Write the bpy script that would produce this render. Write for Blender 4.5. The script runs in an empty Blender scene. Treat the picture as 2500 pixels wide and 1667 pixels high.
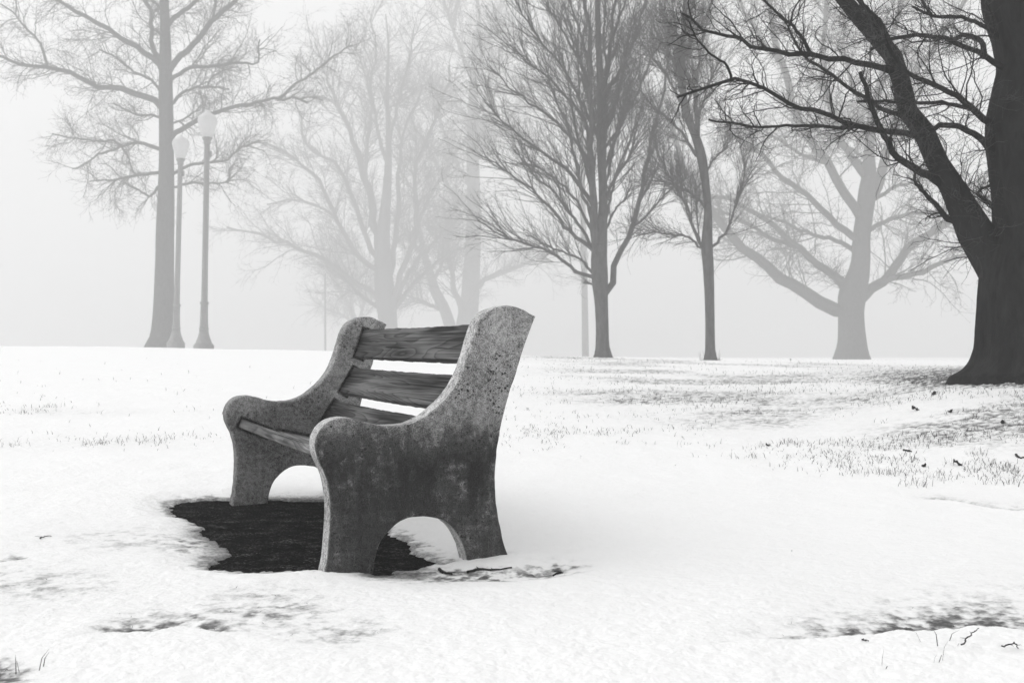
import bpy, bmesh, math
import numpy as np
from mathutils import Vector
from mathutils.geometry import tessellate_polygon
SC = bpy.context.scene
COL = SC.collection
rng = np.random.default_rng(11)

# ------------------------------------------------------------------ camera, world, sun, exposure
CAM_H = 0.747
FPX = 3000.0                      # focal length in photograph pixels (2500 wide)
HORIZON = 840.3                   # photograph row of the horizon
cam = bpy.data.cameras.new('camera')
cam.sensor_width = 36.0
cam.lens = FPX / 2500 * 36
cam.clip_start = 0.05
cam.clip_end = 3000
camo = bpy.data.objects.new('camera', cam)
COL.objects.link(camo)
camo.location = (0, 0, CAM_H)
camo.rotation_euler = (math.radians(90.13), 0, 0)
SC.camera = camo
cam.dof.use_dof = True
cam.dof.focus_distance = 4.6
cam.dof.aperture_fstop = 9.0

SUN_EL, SUN_AZ = 42.0, -78.0      # degrees; azimuth from +Y, negative is to the left
world = bpy.data.worlds.new('World')
SC.world = world
world.use_nodes = True
nt = world.node_tree
nt.nodes.clear()
wo = nt.nodes.new('ShaderNodeOutputWorld')
bg = nt.nodes.new('ShaderNodeBackground')
sky = nt.nodes.new('ShaderNodeTexSky')
sky.sky_type = 'NISHITA'
sky.sun_disc = False
sky.sun_elevation = math.radians(SUN_EL)
sky.sun_rotation = math.radians(SUN_AZ)
sky.dust_density = 1.0
sky.air_density = 5.0
sky.ozone_density = 0.0
bw = nt.nodes.new('ShaderNodeRGBToBW')
nt.links.new(sky.outputs[0], bw.inputs[0])
nt.links.new(bw.outputs[0], bg.inputs[0])
bg.inputs[1].default_value = 0.15
nt.links.new(bg.outputs[0], wo.inputs[0])

sl = bpy.data.lights.new('sun', 'SUN')
sl.energy = 1.2
sl.angle = math.radians(65)
sl.color = (1, 1, 1)
so = bpy.data.objects.new('sun', sl)
COL.objects.link(so)
sd = Vector((math.sin(math.radians(SUN_AZ)) * math.cos(math.radians(SUN_EL)),
             math.cos(math.radians(SUN_AZ)) * math.cos(math.radians(SUN_EL)), math.sin(math.radians(SUN_EL))))
so.rotation_euler = (-sd).to_track_quat('-Z', 'Y').to_euler()
so.location = sd * 60

HAZE_DENSITY = 0.0048
HAZE_ANISO = 0.05
SC.view_settings.view_transform = 'Standard'
SC.view_settings.look = 'None'
SC.view_settings.exposure = 0.30
SC.view_settings.gamma = 1.0
SC.render.engine = 'CYCLES'
SC.cycles.use_denoising = True
SC.cycles.max_bounces = 6
SC.cycles.volume_bounces = 2
SC.cycles.diffuse_bounces = 4
SC.cycles.transparent_max_bounces = 16
SC.cycles.use_adaptive_sampling = False

# ------------------------------------------------------------------ noise
def _hash(ix, iy, iz, seed):
    h = (ix.astype(np.int64) * 374761393 + iy.astype(np.int64) * 668265263 + iz.astype(np.int64) * 2147483647 + seed * 974711)
    h = (h ^ (h >> 13)) * 1274126177
    h = h & 0xffffffff
    h = (h ^ (h >> 16)) & 0xffff
    return h / 32767.5 - 1.0
def noise2(x, y, seed=0):
    x = np.asarray(x, float); y = np.asarray(y, float)
    ix = np.floor(x); iy = np.floor(y)
    fx = x - ix; fy = y - iy
    fx = fx * fx * fx * (fx * (fx * 6 - 15) + 10); fy = fy * fy * fy * (fy * (fy * 6 - 15) + 10)
    z = np.zeros_like(ix)
    a = _hash(ix, iy, z, seed); b = _hash(ix + 1, iy, z, seed)
    c = _hash(ix, iy + 1, z, seed); d = _hash(ix + 1, iy + 1, z, seed)
    return (a * (1 - fx) + b * fx) * (1 - fy) + (c * (1 - fx) + d * fx) * fy
def fbm(x, y, seed=0, octv=4, gain=0.5):
    s = 0; a = 1.0; t = 0
    for k in range(octv):
        ca, sa = math.cos(k * 1.1), math.sin(k * 1.1)
        s = s + a * noise2((x * ca - y * sa) * 2 ** k + 7.3 * k, (x * sa + y * ca) * 2 ** k - 3.1 * k, seed + k)
        t += a; a *= gain
    return s / t
def sstep(a, b, x):
    t = np.clip((x - a) / (b - a), 0, 1)
    return t * t * (3 - 2 * t)

# ------------------------------------------------------------------ object helpers
def tag(o, label=None, cat=None, group=None, kind=None):
    if label: o['label'] = label
    if cat: o['category'] = cat
    if group: o['group'] = group
    if kind: o['kind'] = kind
    return o
def empty(name, loc, rz=0.0):
    o = bpy.data.objects.new(name, None)
    o.empty_display_size = 0.2
    COL.objects.link(o)
    o.location = loc; o.rotation_euler = (0, 0, rz)
    return o
def link_mesh(name, me, mat, parent=None, smooth=True):
    if mat: me.materials.append(mat)
    if smooth and len(me.polygons):
        me.polygons.foreach_set('use_smooth', np.ones(len(me.polygons), bool))
    o = bpy.data.objects.new(name, me)
    COL.objects.link(o)
    if parent: o.parent = parent
    return o
def mesh_np(name, V, F):
    """V (n,3), F (m,k) with one face size"""
    me = bpy.data.meshes.new(name)
    V = np.ascontiguousarray(V, np.float32); F = np.ascontiguousarray(F, np.int32)
    k = F.shape[1]
    me.vertices.add(len(V)); me.vertices.foreach_set('co', V.ravel())
    me.loops.add(F.size); me.loops.foreach_set('vertex_index', F.ravel())
    me.polygons.add(len(F))
    me.polygons.foreach_set('loop_start', np.arange(0, F.size, k, dtype=np.int32))
    me.polygons.foreach_set('loop_total', np.full(len(F), k, np.int32))
    me.update(calc_edges=True)
    return me
def catmull(P, n):
    P = np.asarray(P, float)
    d = np.linalg.norm(np.diff(P[:, :2] if P.shape[1] < 3 else P[:, :3], axis=0), axis=1)
    t = np.concatenate([[0], np.cumsum(np.sqrt(np.maximum(d, 1e-9)))]) if False else np.concatenate([[0], np.cumsum(np.maximum(d, 1e-9))])
    m = np.zeros_like(P)
    for i in range(len(P)):
        a, b = max(i - 1, 0), min(i + 1, len(P) - 1)
        m[i] = (P[b] - P[a]) / (t[b] - t[a])
    q = np.linspace(0, t[-1], n)
    i = np.clip(np.searchsorted(t, q, side='right') - 1, 0, len(P) - 2)
    h = (t[i + 1] - t[i])[:, None]; s = ((q - t[i]) / (t[i + 1] - t[i]))[:, None]
    return ((2 * s**3 - 3 * s**2 + 1) * P[i] + (s**3 - 2 * s**2 + s) * h * m[i] + (-2 * s**3 + 3 * s**2) * P[i + 1] + (s**3 - s**2) * h * m[i + 1])
def tubes(P, R, k):
    """P (N,n,3), R (N,n) -> V, F of N tubes with k sides"""
    N, n, _ = P.shape
    T = np.empty_like(P)
    T[:, 1:-1] = P[:, 2:] - P[:, :-2]; T[:, 0] = P[:, 1] - P[:, 0]; T[:, -1] = P[:, -1] - P[:, -2]
    T /= np.linalg.norm(T, axis=2, keepdims=True) + 1e-12
    mean = P[:, -1] - P[:, 0]
    ax = np.argmin(np.abs(mean), axis=1)
    ref = np.zeros((N, 3)); ref[np.arange(N), ax] = 1
    A = np.cross(T, ref[:, None]); A /= np.linalg.norm(A, axis=2, keepdims=True) + 1e-12
    B = np.cross(T, A)
    ang = np.arange(k) * 2 * np.pi / k
    V = P[:, :, None] + R[:, :, None, None] * (A[:, :, None] * np.cos(ang)[:, None] + B[:, :, None] * np.sin(ang)[:, None])
    base = (np.arange(N)[:, None, None] * n + np.arange(n - 1)[None, :, None]) * k
    j = np.arange(k)[None, None]; j2 = (j + 1) % k
    F = np.stack([base + j, base + j2, base + k + j2, base + k + j], axis=-1).reshape(-1, 4)
    return V.reshape(-1, 3), F
def joinVF(parts):
    Vs, Fs, o = [], [], 0
    for V, F in parts:
        Vs.append(V); Fs.append(F + o); o += len(V)
    return np.concatenate(Vs), np.concatenate(Fs)
def lathe(prof, k=24, close=True):
    """prof list of (r,z)"""
    pr = np.array(prof, float); n = len(pr)
    ang = np.arange(k) * 2 * np.pi / k
    V = np.stack([pr[:, 0:1] * np.cos(ang), pr[:, 0:1] * np.sin(ang), np.repeat(pr[:, 1:2], k, 1)], -1).reshape(-1, 3)
    b = (np.arange(n - 1)[:, None] * k); j = np.arange(k)[None]; j2 = (j + 1) % k
    F = np.stack([b + j, b + j2, b + k + j2, b + k + j], -1).reshape(-1, 4)
    return V, F

# ------------------------------------------------------------------ materials
def mat(name):
    m = bpy.data.materials.new(name); m.use_nodes = True
    n = m.node_tree; p = n.nodes['Principled BSDF']
    return m, n, p
def N(n, typ, **kw):
    x = n.nodes.new(typ)
    for k, v in kw.items():
        if hasattr(x, k) and k not in ('inputs',): setattr(x, k, v)
    return x
def tex_noise(n, coord, scale, detail=4, rough=0.55, dist=0.0):
    t = n.nodes.new('ShaderNodeTexNoise')
    t.inputs['Scale'].default_value = scale; t.inputs['Detail'].default_value = detail
    t.inputs['Roughness'].default_value = rough; t.inputs['Distortion'].default_value = dist
    if coord is not None: n.links.new(coord, t.inputs['Vector'])
    return t.outputs['Fac']
def ramp(n, fac, stops, interp='LINEAR'):
    r = n.nodes.new('ShaderNodeValToRGB'); r.color_ramp.interpolation = interp
    e = r.color_ramp.elements
    while len(e) > 1: e.remove(e[-1])
    for i, (pos, v) in enumerate(stops):
        q = e[0] if i == 0 else e.new(pos)
        q.position = pos; q.color = (v, v, v, 1)
    n.links.new(fac, r.inputs[0])
    return r.outputs[0]
def math_n(n, op, a, b=None, c=None, clamp=False):
    x = n.nodes.new('ShaderNodeMath'); x.operation = op; x.use_clamp = clamp
    for i, v in enumerate((a, b, c)):
        if v is None: continue
        if isinstance(v, (int, float)): x.inputs[i].default_value = v
        else: n.links.new(v, x.inputs[i])
    return x.outputs[0]
def mixv(n, f, a, b):
    x = n.nodes.new('ShaderNodeMix'); x.data_type = 'FLOAT'
    for i, v in zip((0, 2, 3), (f, a, b)):
        if isinstance(v, (int, float)): x.inputs[i].default_value = v
        else: n.links.new(v, x.inputs[i])
    return x.outputs[0]
def grey(n, p, v):
    c = n.nodes.new('ShaderNodeCombineColor')
    for i in range(3):
        n.links.new(v, c.inputs[i])
    n.links.new(c.outputs[0], p.inputs['Base Color'])
def bump(n, p, h, strength=0.3, dist=0.01):
    b = n.nodes.new('ShaderNodeBump'); b.inputs['Strength'].default_value = strength; b.inputs['Distance'].default_value = dist
    n.links.new(h, b.inputs['Height']); n.links.new(b.outputs[0], p.inputs['Normal'])
def objcoord(n, scale=None):
    t = n.nodes.new('ShaderNodeTexCoord')
    o = t.outputs['Object']
    if scale is not None:
        m = n.nodes.new('ShaderNodeMapping'); m.inputs['Scale'].default_value = scale
        n.links.new(o, m.inputs['Vector']); o = m.outputs[0]
    return o

# concrete, weathered
def concrete(name, seed_off, stain):
    m, n, p = mat(name)
    p.inputs['Roughness'].default_value = 0.9; p.inputs['Specular IOR Level'].default_value = 0.2
    co = objcoord(n)
    mp = n.nodes.new('ShaderNodeMapping'); mp.inputs['Location'].default_value = (seed_off, 0, 0)
    n.links.new(co, mp.inputs['Vector']); co = mp.outputs[0]
    mp2 = n.nodes.new('ShaderNodeMapping'); mp2.inputs['Scale'].default_value = (1, 1, 0.28)
    n.links.new(co, mp2.inputs['Vector']); cs = mp2.outputs[0]
    fine = tex_noise(n, co, 260, 3, 0.7)
    mid = tex_noise(n, co, 55, 5, 0.65)
    big = tex_noise(n, co, 7, 5, 0.6)
    base = math_n(n, 'ADD', math_n(n, 'MULTIPLY', mid, 0.30), math_n(n, 'MULTIPLY', fine, 0.50))
    base = math_n(n, 'ADD', base, math_n(n, 'MULTIPLY', big, 0.20))
    val = ramp(n, base, [(0.38, 0.03), (0.45, 0.155), (0.51, 0.34), (0.58, 0.56)])
    # stains: algae blotches and runs, an irregular band across the middle of the panel
    runs = tex_noise(n, cs, 13, 5, 0.62, 0.5)
    blot = tex_noise(n, co, 26, 6, 0.72, 0.3)
    sepy = n.nodes.new('ShaderNodeSeparateXYZ'); n.links.new(objcoord(n), sepy.inputs[0])
    facem = ramp(n, sepy.outputs['Y'], [(0.003, 1.0), (0.014, 0.12)]) if stain > .9 else 1.0     # the outer face carries the stains, the rim is kept clear so it reads as lit
    sep = n.nodes.new('ShaderNodeSeparateXYZ'); n.links.new(objcoord(n), sep.inputs[0])
    z = sep.outputs['Z']
    zz = math_n(n, 'ADD', z, math_n(n, 'MULTIPLY', math_n(n, 'SUBTRACT', runs, 0.5), 0.30))
    zz = math_n(n, 'ADD', zz, math_n(n, 'MULTIPLY', math_n(n, 'SUBTRACT', blot, 0.5), 0.16))
    band = ramp(n, zz, [(0.0, 0.90), (0.10, 0.92), (0.24, 0.97), (0.37, 1.0), (0.43, 0.90), (0.48, 0.50), (0.57, 0.22), (0.70, 0.16), (0.85, 0.08)])
    sm = math_n(n, 'ADD', math_n(n, 'MULTIPLY', runs, 0.7), math_n(n, 'MULTIPLY', blot, 0.8))
    sm = ramp(n, sm, [(0.56, 0.58), (0.66, 0.90), (0.80, 1.0)])
    f = math_n(n, 'MULTIPLY', math_n(n, 'MULTIPLY', math_n(n, 'MULTIPLY', band, sm), facem), stain, clamp=True)
    dark = mixv(n, ramp(n, math_n(n, 'ADD', math_n(n, 'MULTIPLY', blot, .5), math_n(n, 'MULTIPLY', fine, .5)), [(0.38, 0.0), (0.62, 1.0)]), 0.002, 0.038)
    val = mixv(n, f, val, dark)
    if stain > .9: val = math_n(n, 'MULTIPLY', val, mixv(n, facem, 1.45, 1.0))  # rim colour brightened, standing in for the light on the edges
    # lichen / pit spots
    vor = n.nodes.new('ShaderNodeTexVoronoi'); vor.inputs['Scale'].default_value = 96; vor.feature = 'F1'
    wob = n.nodes.new('ShaderNodeVectorMath'); wob.operation = 'ADD'
    nz = n.nodes.new('ShaderNodeTexNoise'); nz.inputs['Scale'].default_value = 160; n.links.new(co, nz.inputs['Vector'])
    sc = n.nodes.new('ShaderNodeVectorMath'); sc.operation = 'SCALE'; sc.inputs['Scale'].default_value = 0.013
    n.links.new(nz.outputs['Color'], sc.inputs[0]); n.links.new(co, wob.inputs[0]); n.links.new(sc.outputs[0], wob.inputs[1])
    n.links.new(wob.outputs[0], vor.inputs['Vector'])
    sepc = n.nodes.new('ShaderNodeSeparateColor'); n.links.new(vor.outputs['Color'], sepc.inputs[0])
    size = math_n(n, 'MULTIPLY', math_n(n, 'POWER', sepc.outputs[0], 1.8), 0.56)
    spot = math_n(n, 'LESS_THAN', vor.outputs['Distance'], size)
    clus = ramp(n, tex_noise(n, co, 9, 3, 0.6), [(0.42, 0.0), (0.58, 1.0)])
    spot = math_n(n, 'MULTIPLY', math_n(n, 'MULTIPLY', math_n(n, 'MULTIPLY', spot, clus), facem), min(1.0, 0.35 + 0.6 * stain))
    val = mixv(n, spot, val, 0.02)
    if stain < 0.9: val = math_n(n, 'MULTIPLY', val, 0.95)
    grey(n, p, val)
    h = math_n(n, 'ADD', math_n(n, 'MULTIPLY', fine, 0.6), math_n(n, 'MULTIPLY', mid, 1.0))
    h = math_n(n, 'SUBTRACT', h, math_n(n, 'MULTIPLY', spot, 0.35))
    bump(n, p, h, 0.55, 0.004)
    return m
M_CONC = concrete('concrete_stained', 0.0, 1.0)
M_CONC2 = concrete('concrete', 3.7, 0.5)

def wood(name, seed, lo, hi):
    m, n, p = mat(name)
    p.inputs['Roughness'].default_value = 0.85; p.inputs['Specular IOR Level'].default_value = 0.2
    t = n.nodes.new('ShaderNodeTexCoord')
    mp = n.nodes.new('ShaderNodeMapping'); mp.inputs['Location'].default_value = (seed, seed * 1.7, seed * .3)
    n.links.new(t.outputs['Object'], mp.inputs['Vector'])
    st = n.nodes.new('ShaderNodeMapping'); st.inputs['Scale'].default_value = (5, 0.36, 5)
    n.links.new(mp.outputs[0], st.inputs['Vector'])
    # growth rings: warped distance field, so knots and cathedral grain appear
    w1 = tex_noise(n, st.outputs[0], 1.3, 2, 0.5, 0.15)
    ring = math_n(n, 'FRACT', math_n(n, 'MULTIPLY', w1, 25.0))
    ring = ramp(n, ring, [(0.0, 0.15), (0.12, 0.75), (0.5, 0.62), (0.86, 0.45), (1.0, 0.12)])
    fs = n.nodes.new('ShaderNodeMapping'); fs.inputs['Scale'].default_value = (120, 1.0, 120)
    n.links.new(mp.outputs[0], fs.inputs['Vector'])
    fib = tex_noise(n, fs.outputs[0], 1.0, 4, 0.6)
    cs_ = n.nodes.new('ShaderNodeMapping'); cs_.inputs['Scale'].default_value = (60, 0.8, 60)
    n.links.new(mp.outputs[0], cs_.inputs['Vector'])
    crack = ramp(n, tex_noise(n, cs_.outputs[0], 1.0, 2, 0.5, 0.6), [(0.30, 0.0), (0.335, 1.0)])
    bs = n.nodes.new('ShaderNodeMapping'); bs.inputs['Scale'].default_value = (10, 1.2, 10)
    n.links.new(mp.outputs[0], bs.inputs['Vector'])
    blot = tex_noise(n, bs.outputs[0], 1.0, 3, 0.5)
    v = math_n(n, 'ADD', math_n(n, 'MULTIPLY', ring, 0.27), math_n(n, 'MULTIPLY', fib, 0.73))
    v = math_n(n, 'ADD', v, math_n(n, 'MULTIPLY', math_n(n, 'SUBTRACT', blot, 0.5), 0.9))
    v = ramp(n, v, [(0.30, lo * .25), (0.44, lo * .9), (0.58, hi), (0.72, hi * 2.0)])
    v = mixv(n, crack, lo * .15, v)
    grey(n, p, v)
    h = math_n(n, 'ADD', math_n(n, 'MULTIPLY', ring, 0.7), math_n(n, 'MULTIPLY', fib, 0.8))
    h = math_n(n, 'ADD', h, math_n(n, 'MULTIPLY', crack, 1.2))
    bump(n, p, h, 0.6, 0.004)
    return m

def bark(name, lo, hi, sc=1.0):
    m, n, p = mat(name)
    p.inputs['Roughness'].default_value = 0.95; p.inputs['Specular IOR Level'].default_value = 0.1
    co = objcoord(n, (sc, sc, sc * .3))
    a = tex_noise(n, co, 9, 6, 0.65, 0.4)
    v = ramp(n, a, [(0.3, lo), (0.7, hi)])
    grey(n, p, v)
    bump(n, p, a, 0.8, 0.05)
    return m
M_BARK = bark('bark', 0.05, 0.12)
M_BARK_DARK = bark('bark_dark', 0.006, 0.024)  # darkest bark tone, used on the old tree
M_BARK_PALE = bark('bark_pale', 0.10, 0.22)
def plain(name, v, rough=0.8, var=0.3, scale=20):
    m, n, p = mat(name)
    p.inputs['Roughness'].default_value = rough; p.inputs['Specular IOR Level'].default_value = 0.2
    f = tex_noise(n, objcoord(n), scale, 4, 0.6)
    grey(n, p, ramp(n, f, [(0.3, v * (1 - var)), (0.7, v * (1 + var))]))
    return m
M_TWIG = plain('twig_bark', 0.06, 0.9, 0.3, 3)
M_IRON = plain('cast_iron_paint', 0.30, 0.55, 0.25, 30)
M_GRASS = plain('dry_grass', 0.05, 0.9, 0.5, 3)
M_LEAF = plain('dead_leaf_skin', 0.025, 0.8, 0.4, 40)
M_STICK = plain('stick_bark', 0.02, 0.9, 0.4, 60)

# ------------------------------------------------------------------ terrain
GY = np.array([1, 3, 6, 8, 11, 15, 20, 25, 33, 50, 60, 100, 200, 420.])
GU = np.array([-.62, -.42, -.27, -.15, .05, .16, .28, .36, .42, .62])
GZ = np.array([
 [0, 0, 0, .14, .32, .48, .60, .66, .69, .67, .65, .58, -1, -4],
 [0, 0, 0, .14, .32, .48, .60, .66, .69, .67, .65, .58, -1, -4],
 [0, 0, 0, .12, .29, .44, .55, .59, .59, .55, .54, .50, -1, -4],
 [0, 0, 0, .10, .26, .41, .50, .56, .57, .45, .30, .0, -1, -4],
 [0, 0, 0, .09, .25, .39, .47, .50, .40, .10, .00, -.3, -1.2, -4],
 [0, 0, 0, .09, .26, .37, .42, .43, .25, .00, -.1, -.4, -1.4, -4],
 [0, 0, 0, .10, .30, .38, .40, .37, .25, .00, -.15, -.5, -1.6, -4],
 [0, 0, 0, .24, .54, .49, .39, .30, .15, -.1, -.25, -.6, -1.8, -4],
 [0, 0, 0, .30, .60, .50, .37, .28, .12, -.1, -.3, -.6, -1.8, -4],
 [0, 0, 0, .30, .60, .50, .37, .28, .12, -.1, -.3, -.6, -1.8, -4]])
_LY = np.linspace(0, math.log(420), 240); _LU = np.linspace(-.62, .62, 160)
_t = np.stack([np.interp(_LY, np.log(GY), r) for r in GZ])
_t = np.stack([np.interp(_LU, GU, _t[:, j]) for j in range(len(_LY))], 1)
def _smooth(a, axis, w, it):
    k = np.ones(2 * w + 1) / (2 * w + 1)
    for _ in range(it):
        pad = [(0, 0), (0, 0)]; pad[axis] = (w, w)
        b = np.pad(a, pad, mode='edge')
        a = np.apply_along_axis(lambda v: np.convolve(v, k, 'valid'), axis, b)
    return a
_t = _smooth(_smooth(_t, 1, 4, 2), 0, 6, 2)
def ground(x, y):
    x = np.asarray(x, float); y = np.asarray(y, float)
    yy = np.clip(y, 1.0, 419.9)
    u = np.clip(x / np.maximum(yy, 2.0), -.619, .619)
    fy = np.log(yy) / math.log(420) * (len(_LY) - 1); fu = (u + .62) / 1.24 * (len(_LU) - 1)
    iy = np.clip(fy.astype(int), 0, len(_LY) - 2); iu = np.clip(fu.astype(int), 0, len(_LU) - 2)
    a = fy - iy; b = fu - iu
    z = (_t[iu, iy] * (1 - b) + _t[iu + 1, iy] * b) * (1 - a) + (_t[iu, iy + 1] * (1 - b) + _t[iu + 1, iy + 1] * b) * a
    return z + 0.05 * fbm(x * .12, y * .12, 5, 2) * sstep(8, 20, y)
def to_px(x, y, z):
    return 1250 + FPX * x / y, HORIZON - (z - CAM_H) / y * FPX
def on_ground(px, py):
    """photograph pixel -> point on the terrain"""
    ys = np.exp(np.linspace(math.log(1.5), math.log(60), 2500))
    xs = (px - 1250) / FPX * ys
    _, q = to_px(xs, ys, ground(xs, ys))
    i = np.argmax(q <= py)
    return float(xs[i]), float(ys[i])
def at(px, py, Y):
    return np.array([(px - 1250) / FPX * Y, Y, CAM_H + (HORIZON - py) / FPX * Y])

def poly_sd(x, y, poly):
    """signed distance, negative inside"""
    poly = np.asarray(poly, float)
    d = np.full(x.shape, 1e9); ins = np.zeros(x.shape, bool)
    for i in range(len(poly)):
        a = poly[i]; b = poly[(i + 1) % len(poly)]
        e = b - a; wx = x - a[0]; wy = y - a[1]
        t = np.clip((wx * e[0] + wy * e[1]) / (e @ e + 1e-12), 0, 1)
        d = np.minimum(d, (wx - e[0] * t)**2 + (wy - e[1] * t)**2)
        c = ((a[1] > y) != (b[1] > y)) & (x < (b[0] - a[0]) * (y - a[1]) / (b[1] - a[1] + 1e-12) + a[0])
        ins ^= c
    d = np.sqrt(d)
    return np.where(ins, -d, d)
def flat_px(px, py):
    y = FPX * CAM_H / (py - HORIZON)
    return ((px - 1250) / FPX * y, y)
# melted patch of dark ground round the bench
PATCH = [flat_px(*q) for q in [(405, 1236), (455, 1226), (520, 1224), (600, 1222), (700, 1226), (800, 1226), (880, 1262), (938, 1296),
         (985, 1318), (1018, 1345), (1078, 1376), (1040, 1386), (960, 1396), (1010, 1404), (925, 1406), (840, 1396), (770, 1394), (690, 1395), (610, 1397), (520, 1393), (498, 1378),
         (548, 1350), (552, 1338), (525, 1322), (486, 1312), (478, 1298), (492, 1290), (470, 1278), (425, 1266)]]
PUDDLE = [flat_px(*q) for q in [(1330, 1396), (1352, 1389), (1378, 1392), (1372, 1400), (1340, 1408), (1312, 1412), (1300, 1408)]]
ICE = [flat_px(*q) for q in [(930, 1408), (1010, 1398), (1090, 1402), (1180, 1404), (1260, 1404), (1310, 1406), (1300, 1416), (1230, 1420), (1150, 1416), (1060, 1412), (980, 1414)]]

def snow_cover(x, y, g):
    """returns snow thickness (m) and cover 0..1"""
    px, py = to_px(x, y, g)
    near = sstep(14, 8, y)
    th = 0.024 + 0.010 * fbm(x * 1.3, y * 1.3, 21, 4)
    # soft drift relief and crusty melt pits
    th = th + 0.010 * fbm(x * 4, y * 4, 31, 4) * sstep(20, 9, y)
    pits = 0.55 * fbm(x * 13, y * 17, 41, 4, 0.6) + 0.75 * fbm(x * 34, y * 26, 47, 3, 0.6)
    rough = np.zeros_like(x)
    def blob(cx, cy, rx, ry, amp, power=1.0, ang=0.0):
        ca, sa = math.cos(ang), math.sin(ang)
        dx = px - cx; dy = py - cy
        q = ((dx * ca + dy * sa) / rx)**2 + ((-dx * sa + dy * ca) / ry)**2
        return amp * np.exp(-q**power)
    wx = px + 26 * fbm(x * 3, y * 3, 61, 3) * 2
    def band(x0, x1, lip, width, amp):
        """melt hollow: soft far side, crisp lip on its near side; lip is an array of (px,py)"""
        lp = np.array(lip, float)
        ly = np.interp(px, lp[:, 0], lp[:, 1]) + 9 * fbm(x * 9, y * 2, 71, 3)
        d = ly - py
        far = np.exp(-np.clip(d, 0, None) / width) * sstep(-5, 3, d)
        return amp * far * sstep(x0, x0 + 120, wx) * sstep(x1, x1 - 120, wx)
    m = band(160, 640, [(150, 1578), (260, 1574), (360, 1560), (450, 1545), (520, 1562), (640, 1568)], 54, 0.76)
    m = np.maximum(m, blob(640, 1505, 240, 75, 0.50) )
    m = np.maximum(m, blob(820, 1560, 190, 55, 0.46))
    m = np.maximum(m, band(1660, 3400, [(1600, 1592), (1720, 1590), (1900, 1572), (2060, 1566), (2200, 1552), (2350, 1545), (3000, 1540)], 84, 0.80) * np.clip((px - 1600) / 600, 0.35, 1.0))
    m = np.maximum(m, band(-900, 150, [(-900, 1395), (0, 1385), (60, 1380), (150, 1372)], 20, 0.62))
    m = np.maximum(m, blob(-10, 1660, 110, 40, 0.75))
    m = np.maximum(m, blob(60, 1440, 330, 80, 0.40))
    m = np.maximum(m, blob(300, 1330, 260, 50, 0.36))
    m = np.maximum(m, blob(480, 1335, 150, 46, 0.55))
    m = np.maximum(m, blob(760, 1222, 230, 16, 0.45))
    m = np.maximum(m, blob(1060, 1420, 260, 26, 0.46))
    m = np.maximum(m, band(2180, 3400, [(2150, 1218), (2300, 1232), (2420, 1248), (2600, 1262), (3000, 1280)], 14, 0.60))
    m = np.maximum(m, blob(1350, 1490, 200, 70, 0.18))
    # the upper meadow: thin snow, grass showing in streaks
    mea = sstep(1100, 1500, px) * sstep(1190, 1040, py + (2300 - px) * 0.10) * 0.46
    mea = mea * (0.45 + 0.75 * sstep(-.3, .4, fbm(x * .7, y * .9, 81, 4)))
    mea = np.maximum(mea, blob(2560, 920, 520, 34, 1.0, 2.0))
    mea = np.maximum(mea, blob(2250, 905, 330, 18, 0.50, 2.0))
    mea = np.maximum(mea, blob(2460, 928, 430, 26, 1.0, 1.5))
    mea = np.maximum(mea, blob(1480, 873, 260, 6, 0.7, 1.5))
    mea = np.maximum(mea, blob(1500, 880, 330, 14, 0.34, 2.0))
    mea = np.maximum(mea, blob(150, 1012, 420, 12, 0.26))
    mea = np.maximum(mea, blob(200, 1090, 420, 26, 0.20))
    m = np.maximum(m, mea * sstep(40, 24, y))
    sp = 0.5 + 0.5 * np.clip(pits * 2.2, -1, 1)
    cover = 1.0 - np.clip(m * (0.45 + 1.15 * sp), 0, 1)
    th = th * (0.25 + 0.75 * cover) + 0.012 * pits * (0.26 + 0.25 * sstep(1330, 1500, py) + 1.0 * m) * near * (0.25 + 0.75 * sstep(1150, 1350, py - 0.09 * (px - 1250)))
    # bare patch
    wob = 0.045 * fbm(x * 5, y * 5, 91, 4) + 0.020 * fbm(x * 22, y * 22, 92, 3)
    sd = poly_sd(x, y, PATCH) + wob * 0.55 + 0.02 * pits
    edge = sstep(-0.015, 0.16, sd)
    th = th * (0.16 + 0.84 * edge)
    th = np.where(sd < 0.03, np.minimum(th, (sd - 0.0) * 0.8 + 0.001 + 0.004 * np.clip(pits, -1, 1)), th)
    cover = cover * (0.30 + 0.70 * sstep(0.0, 0.09, sd + 0.05 * pits))
    sd2 = poly_sd(x, y, PUDDLE) + wob * 0.35
    th = np.where(sd2 < 0.01, np.minimum(th, sd2 * 1.0 + 0.001), th); cover = np.where(sd2 < 0.03, cover * (0.5 + 0.5 * sstep(0, .03, sd2)), cover)
    sd3 = poly_sd(x, y, ICE) + wob * 0.5
    ice = sstep(0.12, -0.02, sd3)
    ice = np.maximum(ice, sstep(0.16, 0.0, sd2))
    cover = cover * (1 - 0.80 * ice * np.clip(0.45 + 1.8 * pits, 0, 1)); th = th * (1 - 0.90 * ice) + ice * (0.0015 + 0.005 * pits)
    th = np.where(sd2 < 0.0, np.minimum(th, -0.004), th)
    return th, cover

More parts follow.
